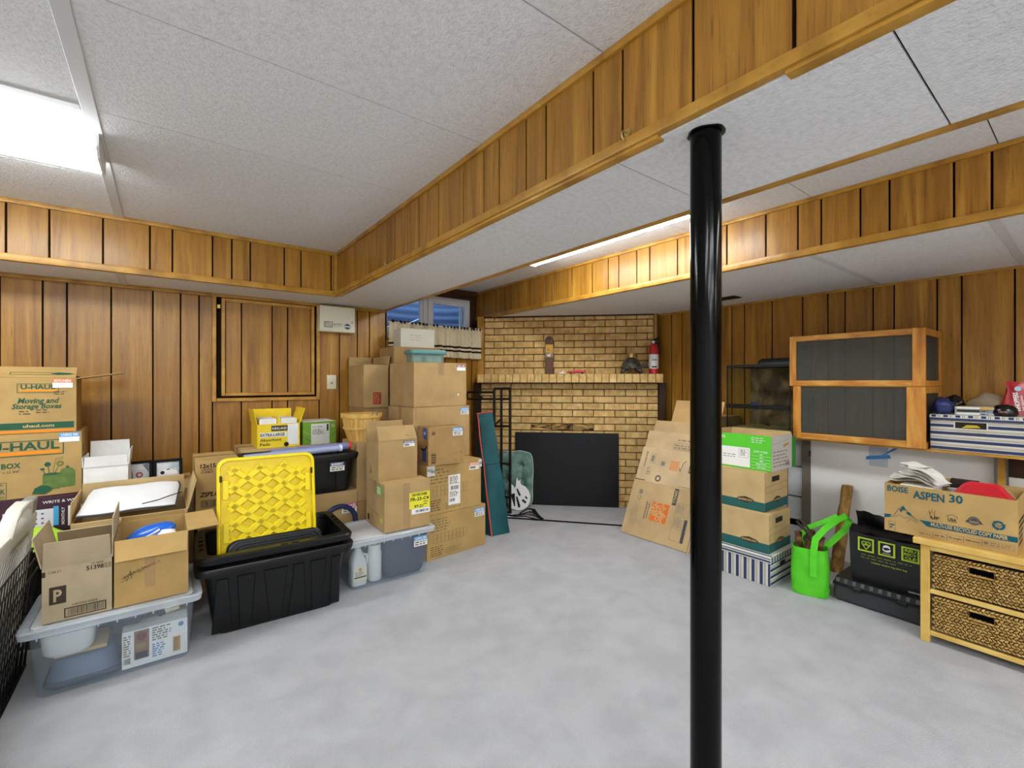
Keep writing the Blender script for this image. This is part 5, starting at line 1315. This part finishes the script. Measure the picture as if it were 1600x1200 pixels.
m.add(vs, [(j*19+i,j*19+i+1,(j+1)*19+i+1,(j+1)*19+i) for j in range(8) for i in range(18)]); m.build('substrate', grain('dry_substrate', ['#6b5d3e','#96855c','#7c8a3a'], (24,24,24), .9, .1, 4), te, smooth=60)
lh = MB().loft([rrect(.26,.16,.02,0,.30,.20), rrect(.25,.15,.02,.025,.30,.20), rrect(.22,.12,.02,.045,.30,.20)]); lh.build('light_hood', M_BLACKP, te, smooth=40, M=Matrix.Translation((0,0,h_+.0005)))

# two wood-framed screened cases stacked on the shelf
M_OAK = grain('golden_oak', ['#a8641c','#c98a35','#dba651'], (7,34,34), .4, .4, 5, .08, (60,60,60), .03, .6, coat=.2)
M_OAKV = grain('golden_oak_upright', ['#a8641c','#c58330','#d39c47'], (34,34,5), .4, .4, 5, .08, (60,60,60), .03, .6, coat=.2)
M_SCREEN = see_through('dark_fly_screen', '#ededea', .62, '#63645d', .7, .2)
def case(label, loc, w, d, h, sl, sr, rt, rb):
    T = thing('screened_case', label, 'case', loc, -90, 'screened cases on the shelf')
    t = .022
    MB().box(0,sl,0,t,0,h).build('stile', M_OAKV, T, bevel=.002); MB().box(w-sr,w,0,t,0,h).build('stile', M_OAKV, T, bevel=.002)
    MB().box(sl,w-sr,0,t,h-rt,h).build('rail', M_OAK, T, bevel=.002); MB().box(sl,w-sr,0,t,0,rb).build('rail', M_OAK, T, bevel=.002)
    MB().box(sl-.004,w-sr+.004,.010,.013,rb-.004,h-rt+.004).build('front_screen', M_SCREEN, T)
    for x in (0, w-.02):
        MB().box(x,x+.02,d-.045,d,0,h).build('side_stile', M_OAKV, T, bevel=.002); MB().box(x,x+.02,t,d-.045,h-.04,h).build('side_rail', M_OAKV, T, bevel=.002); MB().box(x,x+.02,t,d-.045,0,.035).build('side_rail', M_OAKV, T, bevel=.002)
        MB().box(x+.008,x+.011,t,d-.045,.035,h-.04).build('side_screen', M_SCREEN, T)
    MB().box(.02,w-.02,t,d,.0,.012).build('case_floor', flat('grey_floor_board','#4f4a40',.7), T)
    MB().box(.02,w-.02,t,t+.03,h-.01,h).box(.02,w-.02,d-.03,d,h-.01,h).build('case_top', M_OAKV, T)
    MB().box(.02,w-.02,t+.03,d-.03,h-.007,h-.004).build('top_screen', M_SCREEN, T)
    return T
case('lower wood-framed screened case, sitting on the shelf board', (3.445, 1.318, SZ), .688, .42, .357, .048, .085, .004, .040)
case('upper wood-framed screened case, stacked on the other case', (3.44, 1.338, SZ+.358), .708, .43, .338, .040, .058, .036, .036)

# striped box on the shelf with clutter on it
s_b = thing('storage_box', 'navy and cream striped box on the shelf, open hand hole, clutter on its lid', 'box', (3.50, .62, SZ), -90)
MB().box(0,.37,0,.34,0,.165).build('carton_body', CREAMP, s_b, bevel=.002)
MB().box(-.004,.374,-.004,.344,.168,.20).build('box_lid', CREAMP, s_b, bevel=.003)
k = front_ink(); stripes(k,0,.37,.0,.165,.042,False); k.frame(.098,.124,.232,.165,.006,CREAMP,1); k.rect(.104,.128,.226,.162,M_INK,2); k.poly([(.13,.13),(.15,.148),(.19,.148),(.205,.135)],flat('yellow_item','#c7b52a',.5),3); k.text('THE COLLECTION',.17,.104,.008,M_FAINT,.12,2); k.o = Vector((.37,0,0)); k.u = Vector((0,1,0)); k.n = k.u.cross(k.v); k.rect(0,0,.34,.165,M_KRAFT3); k.done(s_b)
k = Ink((0,-.004,0),(1,0,0),(0,0,1)); k.rect(-.004,.170,.374,.182,NAVY); stripes(k,.0,.37,.186,.199,.05); k.done(s_b)
ZT = SZ+.2005
bgd = thing('blue_bag', 'crumpled navy blue plastic bag at the end of the striped box lid', 'bag', (3.55, .575, ZT)); lump('bag_film', (0,0,.042), (.045,.045,.05), flat('navy_film','#1f2c62',.35,.5), bgd, 2, .3, 2.4, 3, -.041)
for i, (c_, zz, rz) in enumerate((('#b9bcc0',0,-90),('#9aa3a8',.0158,-88),('#c7b9a0',.0316,-92))):
    dv = thing('disc_case', ('bottom', 'middle', 'top')[i]+' disc case of the short pile on the striped box lid', 'case', (3.54, .525, ZT+zz), rz, 'disc cases on the striped box')
    MB().box(0,.155,0,.135,0,.015).build('case_shell', flat('disc_case_%d' % i, c_, .25, .5), dv, bevel=.002)
    k = front_ink(); k.rect(.01,.003,.10,.012,M_WHITE if i != 1 else M_INK); k.rect(.105,.003,.145,.012,flat('amber_print','#d8a028',.5)) if i == 2 else k.greek(.105,.003,.145,.012,1,M_INK); k.done(dv)
bk = thing('black_bag', 'crumpled black plastic bag behind the disc cases', 'bag', (3.735, .555, ZT)); lump('bag_film', (0,0,.05), (.05,.045,.052), flat('black_film','#101114',.25,.6), bk, 6, .35, 2.8, 3, -.048)
cbg = thing('clear_bag', 'clear plastic bag bulging above the disc cases', 'bag', (3.74, .41, ZT)); lump('bag_film', (0,0,.055), (.05,.085,.06), see_through('clear_film','#f2ece2',.55,'#c9bda8',.12,.6), cbg, 11, .3, 2.2, 3, -.054)
bm2 = thing('glossy_case', 'rounded glossy black case with pale lettering beside the disc cases', 'case', (3.575, .335, ZT))
MB().lathe([(.045,0),(.052,.012),(.048,.04),(.034,.058),(.01,.064)], 22).build('case_shell', flat('black_gloss','#0d0d10',.15,.6), bm2, smooth=50)
k = Ink((-.0545,.02,.012),(0,-1,0),(0,0,1)); k.text('HUMMEL',.02,.012,.008,flat('pale_red','#c98a80',.5),.035); k.done(bm2)
rb_ = thing('candy_bag', 'red candy bag standing upright at the end of the striped box lid', 'bag', (3.69, .30, ZT), -78)
m = MB(); rr_ = []
for j in range(9):
    f = j/8; wdt = .062-.018*f+.006*math.sin(6*f); dp = .032*(1-f)**.6+.003
    rr_.append([(wdt*math.cos(a)*(1+.03*math.sin(5*a+3*f)), dp*math.sin(a), f*.185) for a in [2*PI*i/18 for i in range(18)]])
m.loft(rr_).build('bag_film', grain('red_film',['#8f1620','#b51e28','#c22a30'],(9,9,5),.25,.6), rb_, smooth=50)
k = Ink((-.05,-.036,0),(1,0,0),(0,.12,1),.003); k.text('WHOPPERS',.045,.075,.019,M_WHITE,.105,rot=97,bold=.001); k.text('THE ORIGINAL',.066,.07,.009,M_WHITE,.085,rot=97); k.disc(.05,.147,.013,flat('pale_blue_print','#a9c8dc',.5)); k.done(rb_)

# white panel under the shelf
wp2 = thing('white_board', 'tall white panel standing against the block ledge under the cases', 'panel', (3.672, 1.29, 0), -90)
MB().box(0,.905,0,.018,0,.82).build('panel_sheet', flat('white_laminate','#ecebe7',.45), wp2, bevel=.002)
MB().box(-.055,-.001,-.004,.018,0,.82).build('panel_edge', flat('dark_taupe_edge','#6e675a',.6), wp2, bevel=.002)
MB().box(-.010,.004,-.010,-.0045,.69,.73).build('hinge', flat('hinge_brown','#4b3a28',.5), wp2); MB().box(-.010,.004,-.010,-.0045,.15,.19).build('hinge', flat('hinge_brown','#4b3a28',.5), wp2)
k = Ink((0,0,0),(1,0,0),(0,0,1),.0075); BT2 = flat('painters_tape','#3f7fc2',.6); k.poly([(.325,.712),(.33,.735),(.45,.757),(.455,.735)],BT2,1); k.poly([(.405,.745),(.425,.755),(.50,.808),(.475,.808)],BT2,1); k.done(wp2,'tape_strip')
MB().box(.34,.44,-.006,-.002,.675,.80).build('plastic_sleeve', M_CLEARW, wp2, bevel=.002)

# ================================================================ FLOOR ITEMS BELOW THE SHELF
lg_ = thing('bark_log', 'short bark-covered log standing against the white panel', 'log', (3.45, 1.065, 0))
rr_ = []
for j in range(15):
    f = j/14
    rr_.append([(.036*(1-.15*f)*(1+.22*mnoise.noise(Vector((math.cos(a)*2,math.sin(a)*2,f*7))))*math.cos(a)+.17*f, .036*(1-.15*f)*(1+.22*mnoise.noise(Vector((math.cos(a)*2,math.sin(a)*2,f*7))))*math.sin(a)-.01*f, f*.53) for a in [2*PI*i/16 for i in range(16)]])
MB().loft(rr_).build('log_bark', grain('cork_bark',['#6b4a26','#96713c','#b8935a'],(30,30,14),.9,.2,5,.9,(70,70,40)), lg_, smooth=40)
gg = thing('green_bag', 'lime green reusable shopping bag full of driftwood', 'bag', (2.985, 1.052, 0), -74)
M_GBAG = grain('lime_green_nonwoven', ['#49b81c','#58cc26','#66d433'], (7,7,7), .65, .3, 3, .15, (300,300,300))
rr_ = []
def sqr(w, d, z, tw=0, wob=0):
    out = []
    for i in range(28):
        a = 2*PI*i/28; c_, s_ = math.cos(a), math.sin(a); e = .55
        x = w/2*math.copysign(abs(c_)**e, c_); y = d/2*math.copysign(abs(s_)**e, s_)
        n_ = 1 + wob*mnoise.noise(Vector((c_*2, s_*2, z*14)))
        out.append((x*n_, y*n_, z))
    return out
for z, ww, dd, wo in ((.001,.175,.14,.02),(.03,.188,.155,.10),(.055,.18,.15,.05),(.075,.19,.157,.10),(.14,.188,.155,.05),(.21,.18,.15,.04),(.268,.175,.142,.05)): rr_.append(sqr(ww, dd, z, 0, wo))
inn = [[(p[0]*.96, p[1]*.96, p[2]) for p in r] for r in rr_[::-1]]
inn[-1] = [(p[0], p[1], .006) for p in inn[-1]]
MB().loft(rr_+inn).build('bag_cloth', M_GBAG, gg, smooth=60)
def strip(pts, wd, nrm):
    m = MB(); R_ = []
    for i, p in enumerate(pts):
        p = Vector(p); q = (Vector(pts[min(i+1,len(pts)-1)])-Vector(pts[max(i-1,0)])).normalized(); s_ = q.cross(Vector(nrm)).normalized()*wd/2; t_ = Vector(nrm)*.0015
        R_.append([p-s_-t_, p+s_-t_, p+s_+t_, p-s_+t_])
    return m.loft(R_)
strip([(.02,-.083,.12),(.022,-.082,.265),(.03,-.06,.33),(.075,-.01,.385),(.13,.05,.43),(.17,.09,.45),(.185,.11,.42),(.16,.10,.36),(.10,.07,.29),(.07,.072,.25)], .034, (0,-.8,.6)).build('bag_handle', M_GBAG, gg, smooth=50)
strip([(-.05,.074,.25),(-.052,.068,.30),(-.01,.05,.36),(.06,.06,.40),(.13,.10,.44)], .03, (0,-.7,.7)).build('bag_handle', M_GBAG, gg, smooth=50)
M_DW = grain('driftwood', ['#2e1d12','#5a3c24','#8a6844'], (26,26,26), .85, .2, 5, .6, (60,60,60))
for i, (p, q, r, lab) in enumerate((((-.048,0,.03),(-.054,-.012,.335),.022,'knobbly driftwood piece at the edge of the green bag'),((.0,-.02,.03),(-.004,-.026,.30),.022,'stub of driftwood in the middle of the green bag'),((.046,.0,.03),(.05,-.012,.325),.022,'driftwood piece beside the green bag handle'),((.0,.022,.03),(.006,.022,.345),.017,'taller driftwood stick at the back of the green bag'))):
    W_ = thing('driftwood', lab, 'driftwood', gg.location + Vector((0,0,.009)), -74, 'driftwood in the green bag')
    p, q = Vector(p), Vector(q); pts = [p.lerp(q, j/6)+Vector((.006*math.sin(j*2+i),.006*math.cos(j*3+i),0)) for j in range(7)]
    MB().tube(pts, [r*(.8+.45*abs(mnoise.noise(Vector((i*3,j*2.7,0))))) for j in range(7)], 10).build('stick', M_DW, W_, smooth=40)
rt = thing('bent_root', 'dark looped root poking out of the green bag', 'root', gg.location + Vector((0,0,.009)), -74)
MB().tube([(.022,-.054,.03),(.018,-.052,.30),(-.005,-.045,.345),(-.04,-.04,.375),(-.062,-.04,.40),(-.05,-.04,.415),(-.028,-.04,.395),(.0,-.04,.36)], [.009,.009,.009,.008,.007,.006,.006,.006], 8).build('root_stem', flat('dark_root','#33251c',.7), rt, smooth=60)
# tool case and black bag
tc_ = thing('tool_case', 'smoky black plastic tool case lying on the floor under the black bag', 'tool case', (2.99, .945, 0), -90)
M_SMOKE = see_through('smoky_plastic', '#8a8d90', .22, '#3f4245', .22)
MB().loft([rrect(.365,.25,.015,.001,.197,.14), rrect(.385,.27,.02,.012,.197,.14), rrect(.385,.27,.02,.085,.197,.14), rrect(.375,.26,.02,.085,.197,.14), rrect(.355,.24,.015,.01,.197,.14)]).build('case_base', M_SMOKE, tc_, smooth=40)
MB().loft([rrect(.396,.285,.02,.086,.199,.14), rrect(.396,.285,.02,.098,.199,.14), rrect(.388,.27,.02,.099,.199,.14), rrect(.375,.25,.02,.126,.199,.14)]).build('case_lid', M_BLACKP, tc_, smooth=40)
for i in range(10): MB().box(.018+.038*i,.036+.038*i,-.0005,.012,.101,.124, Matrix.Rotation(math.radians(-14),4,'X') @ Matrix.Translation((0,-.022,.002))).build('lid_rib', flat('grey_rib','#54585c',.4), tc_, bevel=.002)
for x in (.1,.29): MB().box(x,x+.04,-.010,-.002,.078,.1).build('latch', M_BLACKP, tc_, bevel=.003)
bg = thing('shopping_bag', 'black reusable bag with lime green square icons standing on the tool case', 'bag', (3.06, .885, .1265), -90)
M_BBAG = flat('black_laminate', '#141416', .35, .5)
rings = []
for z, w0, w1, d0, d1 in ((0,.015,.315,.0,.16),(.06,.01,.32,-.004,.165),(.20,.004,.325,.0,.16),(.255,.0,.325,.004,.155),(.262,.004,.32,.02,.14)):
    n_ = 9; r_ = [(w0+(w1-w0)*i/n_, d0, z+.004*math.sin(i*1.7)*(z > .1)) for i in range(n_+1)] + [(w1, d0+(d1-d0)*i/4, z) for i in range(1,5)] + [(w1-(w1-w0)*i/n_, d1, z) for i in range(1,n_+1)] + [(w0, d1-(d1-d0)*i/4, z) for i in range(1,4)]
    rings.append(r_)
MB().loft(rings).build('bag_cloth', M_BBAG, bg, bevel=0, smooth=40)
m = MB(); vs = []
for j in range(7):
    for i in range(15):
        u = i/14; f = j/6
        vs.append((.002+.318*u, .135-.03*f+.02*math.sin(7*u+3*f), .24+.13*f*(.75+.35*math.sin(3.2*u+.4))*(1-.55*u)+.012*mnoise.noise(Vector((u*9,f*5,1)))))
m.add(vs, [(j*15+i,j*15+i+1,(j+1)*15+i+1,(j+1)*15+i) for j in range(6) for i in range(14)])
m.build('bag_mouth', M_BBAG, bg, smooth=50)
m = MB(); vs = []
for j in range(5):
    for i in range(13):
        u = i/12; f = j/4; vs.append((.0+.30*u, .008+.12*f, .262+.028*math.sin(PI*f)*(1-.6*u)+.014*mnoise.noise(Vector((u*8,f*4,7)))))
m.add(vs, [(j*13+i,j*13+i+1,(j+1)*13+i+1,(j+1)*13+i) for j in range(4) for i in range(12)]); m.build('folded_top', M_BBAG, bg, smooth=50)
LIME = flat('lime_print','#b4d334',.5)
k = Ink((0,-.0055,0),(1,0,0),(0,0,1),.003)
for x in (.045,.135,.232): k.frame(x,.165,x+.072,.24,.008,LIME)
k.ring(.073,.21,.012,.004,LIME); k.ring(.091,.21,.012,.004,LIME); k.line([(.063,.205),(.082,.178),(.101,.205)],.004,LIME); k.text('SAVE',.082,.206,.012,LIME,.024,1)
k.disc(.171,.212,.016,M_WHITE,ry=.013); k.disc(.171,.200,.018,M_WHITE,ry=.012); k.disc(.176,.207,.009,M_BBAG,1,ry=.005); k.disc(.166,.202,.009,M_BBAG,1,ry=.004); k.text('SAFEWAY',.171,.18,.006,M_WHITE,.034)
k.text('REU',.268,.222,.013,LIME,.045,bold=.001); k.text('RECY',.268,.203,.013,LIME,.05,bold=.001); k.text('CLE',.268,.184,.013,LIME,.045,bold=.001)
k.greek(.06,.125,.30,.155,2,flat('dim_lime','#8c9a3a',.6),fill=.22,seed=3); k.text('a better choice, bag after bag',.18,.115,.008,LIME,.15); k.text('SAFEWAY',.285,.012,.009,M_WHITE,.05); k.done(bg)
# wicker drawer unit
wk = thing('drawer_unit', 'small pine drawer unit with two woven seagrass drawers under the copy paper box', 'drawers', (2.846, .540, 0), -90)
M_PINE = grain('pale_pine', ['#c9a04a','#d8b25c','#e2c172'], (8,8,8), .45, .4, 3, 0, None, .02)
UW, UD = .50, .33
MB().box(-.025,UW+.025,-.012,UD,.455,.483).build('unit_top', M_PINE, wk, bevel=.004, seg=2)
for x in (0, UW-.034):
    for y in (0, UD-.034): MB().box(x,x+.034,y,y+.034,0,.455).build('leg', M_PINE, wk, bevel=.003)
for z in (.432,.232,.036): MB().box(.034,UW-.034,.002,.022,z,z+.021).build('rail', M_PINE, wk, bevel=.002)
for z in (.240,.040): MB().box(.006,.026,.034,UD-.034,z,z+.02).box(UW-.026,UW-.006,.034,UD-.034,z,z+.02).build('side_rail', M_PINE, wk)
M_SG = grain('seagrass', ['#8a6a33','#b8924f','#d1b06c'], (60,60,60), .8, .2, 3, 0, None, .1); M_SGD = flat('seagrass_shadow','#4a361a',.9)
for dz in (.262, .066):
    D = MB(); x0, x1, z0, z1 = .040, UW-.040, dz, dz+.158; hx0, hx1, hz0, hz1 = UW/2-.075, UW/2-.005, dz+.103, dz+.133
    hx0, hx1 = .165, .240
    D.box(x0,hx0,.008,.02,z0,z1).box(hx1,x1,.008,.02,z0,z1).box(hx0,hx1,.008,.02,z0,hz0).box(hx0,hx1,.008,.02,hz1,z1).box(x0,x0+.01,.02,UD-.03,z0,z1).box(x1-.01,x1,.02,UD-.03,z0,z1).box(x0,x1,UD-.04,UD-.03,z0,z1).box(x0,x1,.02,UD-.04,z0,z0+.008)
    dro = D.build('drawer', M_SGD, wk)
    m = MB(); R = random.Random(3); rows, cols = 12, 30
    for r in range(rows):
        for c in range(cols):
            cx = x0+(x1-x0)*(c+.5+(.5 if r%2 else 0))/cols; cz = z0+(z1-z0)*(r+.5)/rows
            if cx > x1-.004: continue
            if hx0-.004 < cx < hx1+.004 and hz0-.004 < cz < hz1+.004: continue
            a = math.radians((38 if r%2 else -38)+R.uniform(-14,14)); L_s, W_s = .0105, .0050*R.uniform(.8,1.15); h_s = .0085*R.uniform(.6,1.2)
            ca, sa = math.cos(a), math.sin(a)
            P = lambda lx, lz, y: (cx+lx*ca-lz*sa, y, cz+lx*sa+lz*ca)
            m.add([P(-L_s,0,.008),P(0,-W_s,.008-h_s*.5),P(L_s,0,.008),P(0,W_s,.008-h_s*.5),P(0,0,.008-h_s)], [(0,1,4),(1,2,4),(2,3,4),(3,0,4)])
    o = m.build('woven_front', M_SG, dro, smooth=70, raw=False); o['kind'] = 'stuff'
    MB().tube([(hx0-.003,.004,hz0-.003),(hx1+.003,.004,hz0-.003),(hx1+.003,.004,hz1+.003),(hx0-.003,.004,hz1+.003)], .004, 6, closed=True).build('braided_edge', M_SG, dro, smooth=60)
    MB().box(hx0-.01,hx1+.01,.06,.064,hz0-.03,hz1+.01).build('hole_dark_sheet', M_DARK, dro)  # near-black sheet set just behind the handle hole to darken it
# copy paper box and what sticks out of it
ab = carton('kraft copy paper box with teal mountain print on the drawer unit', (2.862, .678, .4835), -90, .448, .30, .235, M_KRAFTY, {'B': (-3,.012)})
k = front_ink(); W_ = .448
U = lambda px: (px-1382)/(1591-1382)*W_
# v measured down the face: fraction of the height at that column
def PV(px, py):
    top = 753+(782-753)*(px-1382)/209; bot = 826+(868-826)*(px-1382)/209
    return ((px-1382)/209*W_*(1-.10*(1-(px-1382)/209)) , .235*(bot-py)/(bot-top))
def tx(s, px0, px1, py, hpx, mat, bold=.001, kk=0):
    a = PV(px0, py); b = PV(px1, py+ (px1-px0)*.172); c = ((a[0]+b[0])/2, (a[1]+b[1])/2)
    k.text(s, c[0], c[1], hpx*.235/78, mat, b[0]-a[0], kk, bold=bold)
tx('BOISE',1388,1428,760.5,9,TEAL_INK,.003); tx('ASPEN',1437,1490,772,12,TEAL_INK,.0012); tx('30',1497,1518,779,12,TEAL_INK,.0012)
def py(pts): return [PV(*p) for p in pts]
k.poly(py([(1382,801),(1397,803),(1392,807),(1382,807)]),TEAL_INK); k.line(py([(1392,807),(1400,806),(1410,795),(1419,791),(1427,800),(1436,807),(1447,815)]),.0022,TEAL_INK); k.poly(py([(1412,797),(1419,791),(1424,798),(1418,797),(1415,801)]),TEAL_INK,1); k.poly(py([(1424,801),(1431,801),(1436,807),(1428,805)]),TEAL_INK,1)
k.line(py([(1402,808),(1412,804),(1422,810),(1434,808),(1444,816)]),.0015,TEAL_INK); k.line(py([(1426,816),(1432,812),(1440,815),(1446,819)]),.0015,TEAL_INK)
k.poly(py([(1448,813),(1591,838.5),(1591,847),(1462,824)]),TEAL_INK); tx('MULTI-USE RECYCLED COPY PAPER',1468,1579,820.5,5.6,M_KRAFT2,.0004,1)
k.frame(*PV(1391,826),*PV(1404,815),.0012,TEAL_INK); k.greek(*PV(1393,824),*PV(1402,818),2,TEAL_INK)
k.line(py([(1466,801),(1467,810),(1474,810.5),(1474,804)]),.0018,M_BROWNINK); tx('UP',1468,1482,809.5,5,M_BROWNINK,.0004); k.line(py([(1464,798),(1468,803)]),.0015,M_BROWNINK); k.line(py([(1470,797),(1470,804)]),.0015,M_BROWNINK); k.line(py([(1476,799),(1473,804)]),.0015,M_BROWNINK)
c_ = PV(1502,812); k.ring(c_[0],c_[1],.019,.002,TEAL_INK,0,20,10,170); k.text('USA',c_[0],c_[1]-.004,.013,M_BROWNINK,.03,bold=.0008); k.line([(c_[0]-.016,c_[1]-.014),(c_[0]+.016,c_[1]-.014)],.002,TEAL_INK)
c_ = PV(1534,815); k.ring(c_[0],c_[1],.019,.004,DKGREY); k.disc(c_[0],c_[1],.013,DKGREY); k.poly([(c_[0]-.028,c_[1]-.01),(c_[0]+.028,c_[1]-.01),(c_[0]+.022,c_[1]+.002),(c_[0]-.022,c_[1]+.002)],DKGREY,1); k.text('GREEN',c_[0],c_[1]-.004,.007,M_KRAFT2,.03,2)
c_ = PV(1567,821)
for a in (90,210,330): k.ring(c_[0],c_[1],.020,.009,TEAL_INK,0,20,a-48,a+44); k.poly([(c_[0]+.024*math.cos(math.radians(a+44)),c_[1]+.024*math.sin(math.radians(a+44))),(c_[0]+.006*math.cos(math.radians(a+44)),c_[1]+.006*math.sin(math.radians(a+44))),(c_[0]+.017*math.cos(math.radians(a+72)),c_[1]+.017*math.sin(math.radians(a+72)))],TEAL_INK)
k.text('30',c_[0],c_[1],.009,TEAL_INK,.014)
for a, b, s in ((1448,1471,'8.5 x 11 in.'),(1471,1494,'20 lb.'),(1494,1519,'92 bright'),(1519,1545,'5000 sheets'),(1545,1587,'')):
    p, q = PV(a, 836+(a-1448)*.155), PV(b, 828+(b-1448)*.155); k.frame(p[0],p[1]-.004,q[0],p[1]+.022,.001,M_FAINT)
    if s: k.text(s,(p[0]+q[0])/2,p[1]+.009,.008,M_BROWNINK,(q[0]-p[0])*.78)
    else: k.disc(p[0]+.012,p[1]+.010,.007,M_FAINT); k.greek(p[0]+.024,p[1],q[0]-.008,p[1]+.018,2,M_FAINT,fill=.35)
k.done(ab)
k = right_ink(W_); k.greek(.03,.03,.25,.15,5,M_BROWNINK,seed=4); k.done(ab)
def inbox(name, label, cat, x, y, z, rz=0): return thing(name, label, cat, (2.862+y, .678-x, .4885+z), -90+rz)
np_ = inbox('napkin_bundle', 'pile of crumpled white napkins sticking out of the copy paper box', 'napkins', .112, .12, 0)
for i, (x, y, z, w1, d1, a, b_) in enumerate(((-.045,.03,.247,.14,.16,-8,5),(.0,.0,.262,.13,.15,12,-8),(.015,-.03,.285,.12,.13,22,10),(.05,.0,.262,.10,.13,36,-14),(-.02,.05,.30,.10,.11,6,-20))):
    Mx = Matrix.Translation((x,y,z)) @ Matrix.Rotation(math.radians(b_),4,'Z') @ Matrix.Rotation(math.radians(a),4,'Y')
    m = MB(); n_ = 10; top = []; bt_ = []
    for j in range(n_+1):
        for q in range(n_+1):
            u, v_ = (q/n_-.5)*w1, (j/n_-.5)*d1; zz = .006*mnoise.noise(Vector((u*26,v_*26,i*3)))+.004*math.sin(u*60+i)
            top.append((u,v_,zz+.010)); bt_.append((u,v_,zz-.004))
    fs = [(j*(n_+1)+q,j*(n_+1)+q+1,(j+1)*(n_+1)+q+1,(j+1)*(n_+1)+q) for j in range(n_) for q in range(n_)]
    m.add(top,fs); m.add(bt_,[tuple(reversed(f)) for f in fs]); m.build('napkin', flat('napkin_white','#efede6',.9), np_, smooth=60, M=Mx)
MB().box(-.07,.07,-.08,.08,0,.225).build('napkin_stack', flat('napkin_white','#efede6',.9), np_, bevel=.01)
rl = inbox('plastic_lid', 'red rounded plastic lid leaning in the copy paper box', 'tray', .332, .10, .0)  # a loose plastic lid, tilted among the box contents
TR = Matrix.Translation((0,0,.180)) @ Matrix.Rotation(math.radians(-28),4,'X') @ Matrix.Diagonal((.95,1,1,1))
def rx(w1,h1,r1,y): return [(p[0],y,p[1]) for p in rrect(w1,h1,r1,0)]
def trap(s, y): return [(x*s, y, z*s) for x, z in ((-.10,-.09),(.10,-.09),(.105,.03),(.06,.085),(.045,.095),(-.045,.095),(-.07,.08),(-.105,.03))]
MB().loft([trap(1,.012),trap(1.03,.0),trap(1,-.008),trap(.86,-.010),trap(.80,-.022),trap(.72,-.022)],TR).build('lid_shell', flat('red_lid','#c01f2a',.3,.5), rl, smooth=40)
tl2 = inbox('round_lid', 'tan round lid behind the red lid in the copy paper box', 'tray', .338, .20, .0)  # round lid standing tilted behind the red one
MB().lathe([(.09,-.008),(.096,-.004),(.096,.006),(.085,.009)],26,(0,0,0),Matrix.Translation((0,0,.165)) @ Matrix.Rotation(math.radians(62),4,'X')).build('lid_shell', flat('tan_lid','#a98552',.5), tl2, smooth=40)
bx = carton('dark box at the back of the copy paper box behind the napkins', (2.862+.255, .678-.20, .4885), -90, .10, .035, .25, flat('dark_brown_card','#33261e',.7), tape=False)
nv = inbox('cloth_roll', 'white and navy striped cloth roll inside the copy paper box', 'cloth', .222, .215, 0)
MB().tube([(0,0,.0),(0,0,.21)],.025,14).build('roll_cloth', flat('pale_cloth','#cfd2d4',.8), nv, smooth=50); MB().tube([(0,0,.178),(0,0,.198)],.0262,14).build('roll_band', NAVY, nv, smooth=50)
wr = thing('white_board', 'second white panel low on the ledge behind the copy paper box', 'panel', (3.672, .33, 0), -90)
MB().box(0,.5,0,.018,0,.70).build('panel_sheet', flat('white_laminate','#ecebe7',.45), wr, bevel=.002)
MB().box(0,.5,.002,.018,.702,.818).build('panel_top', M_BROWNPOST, wr)
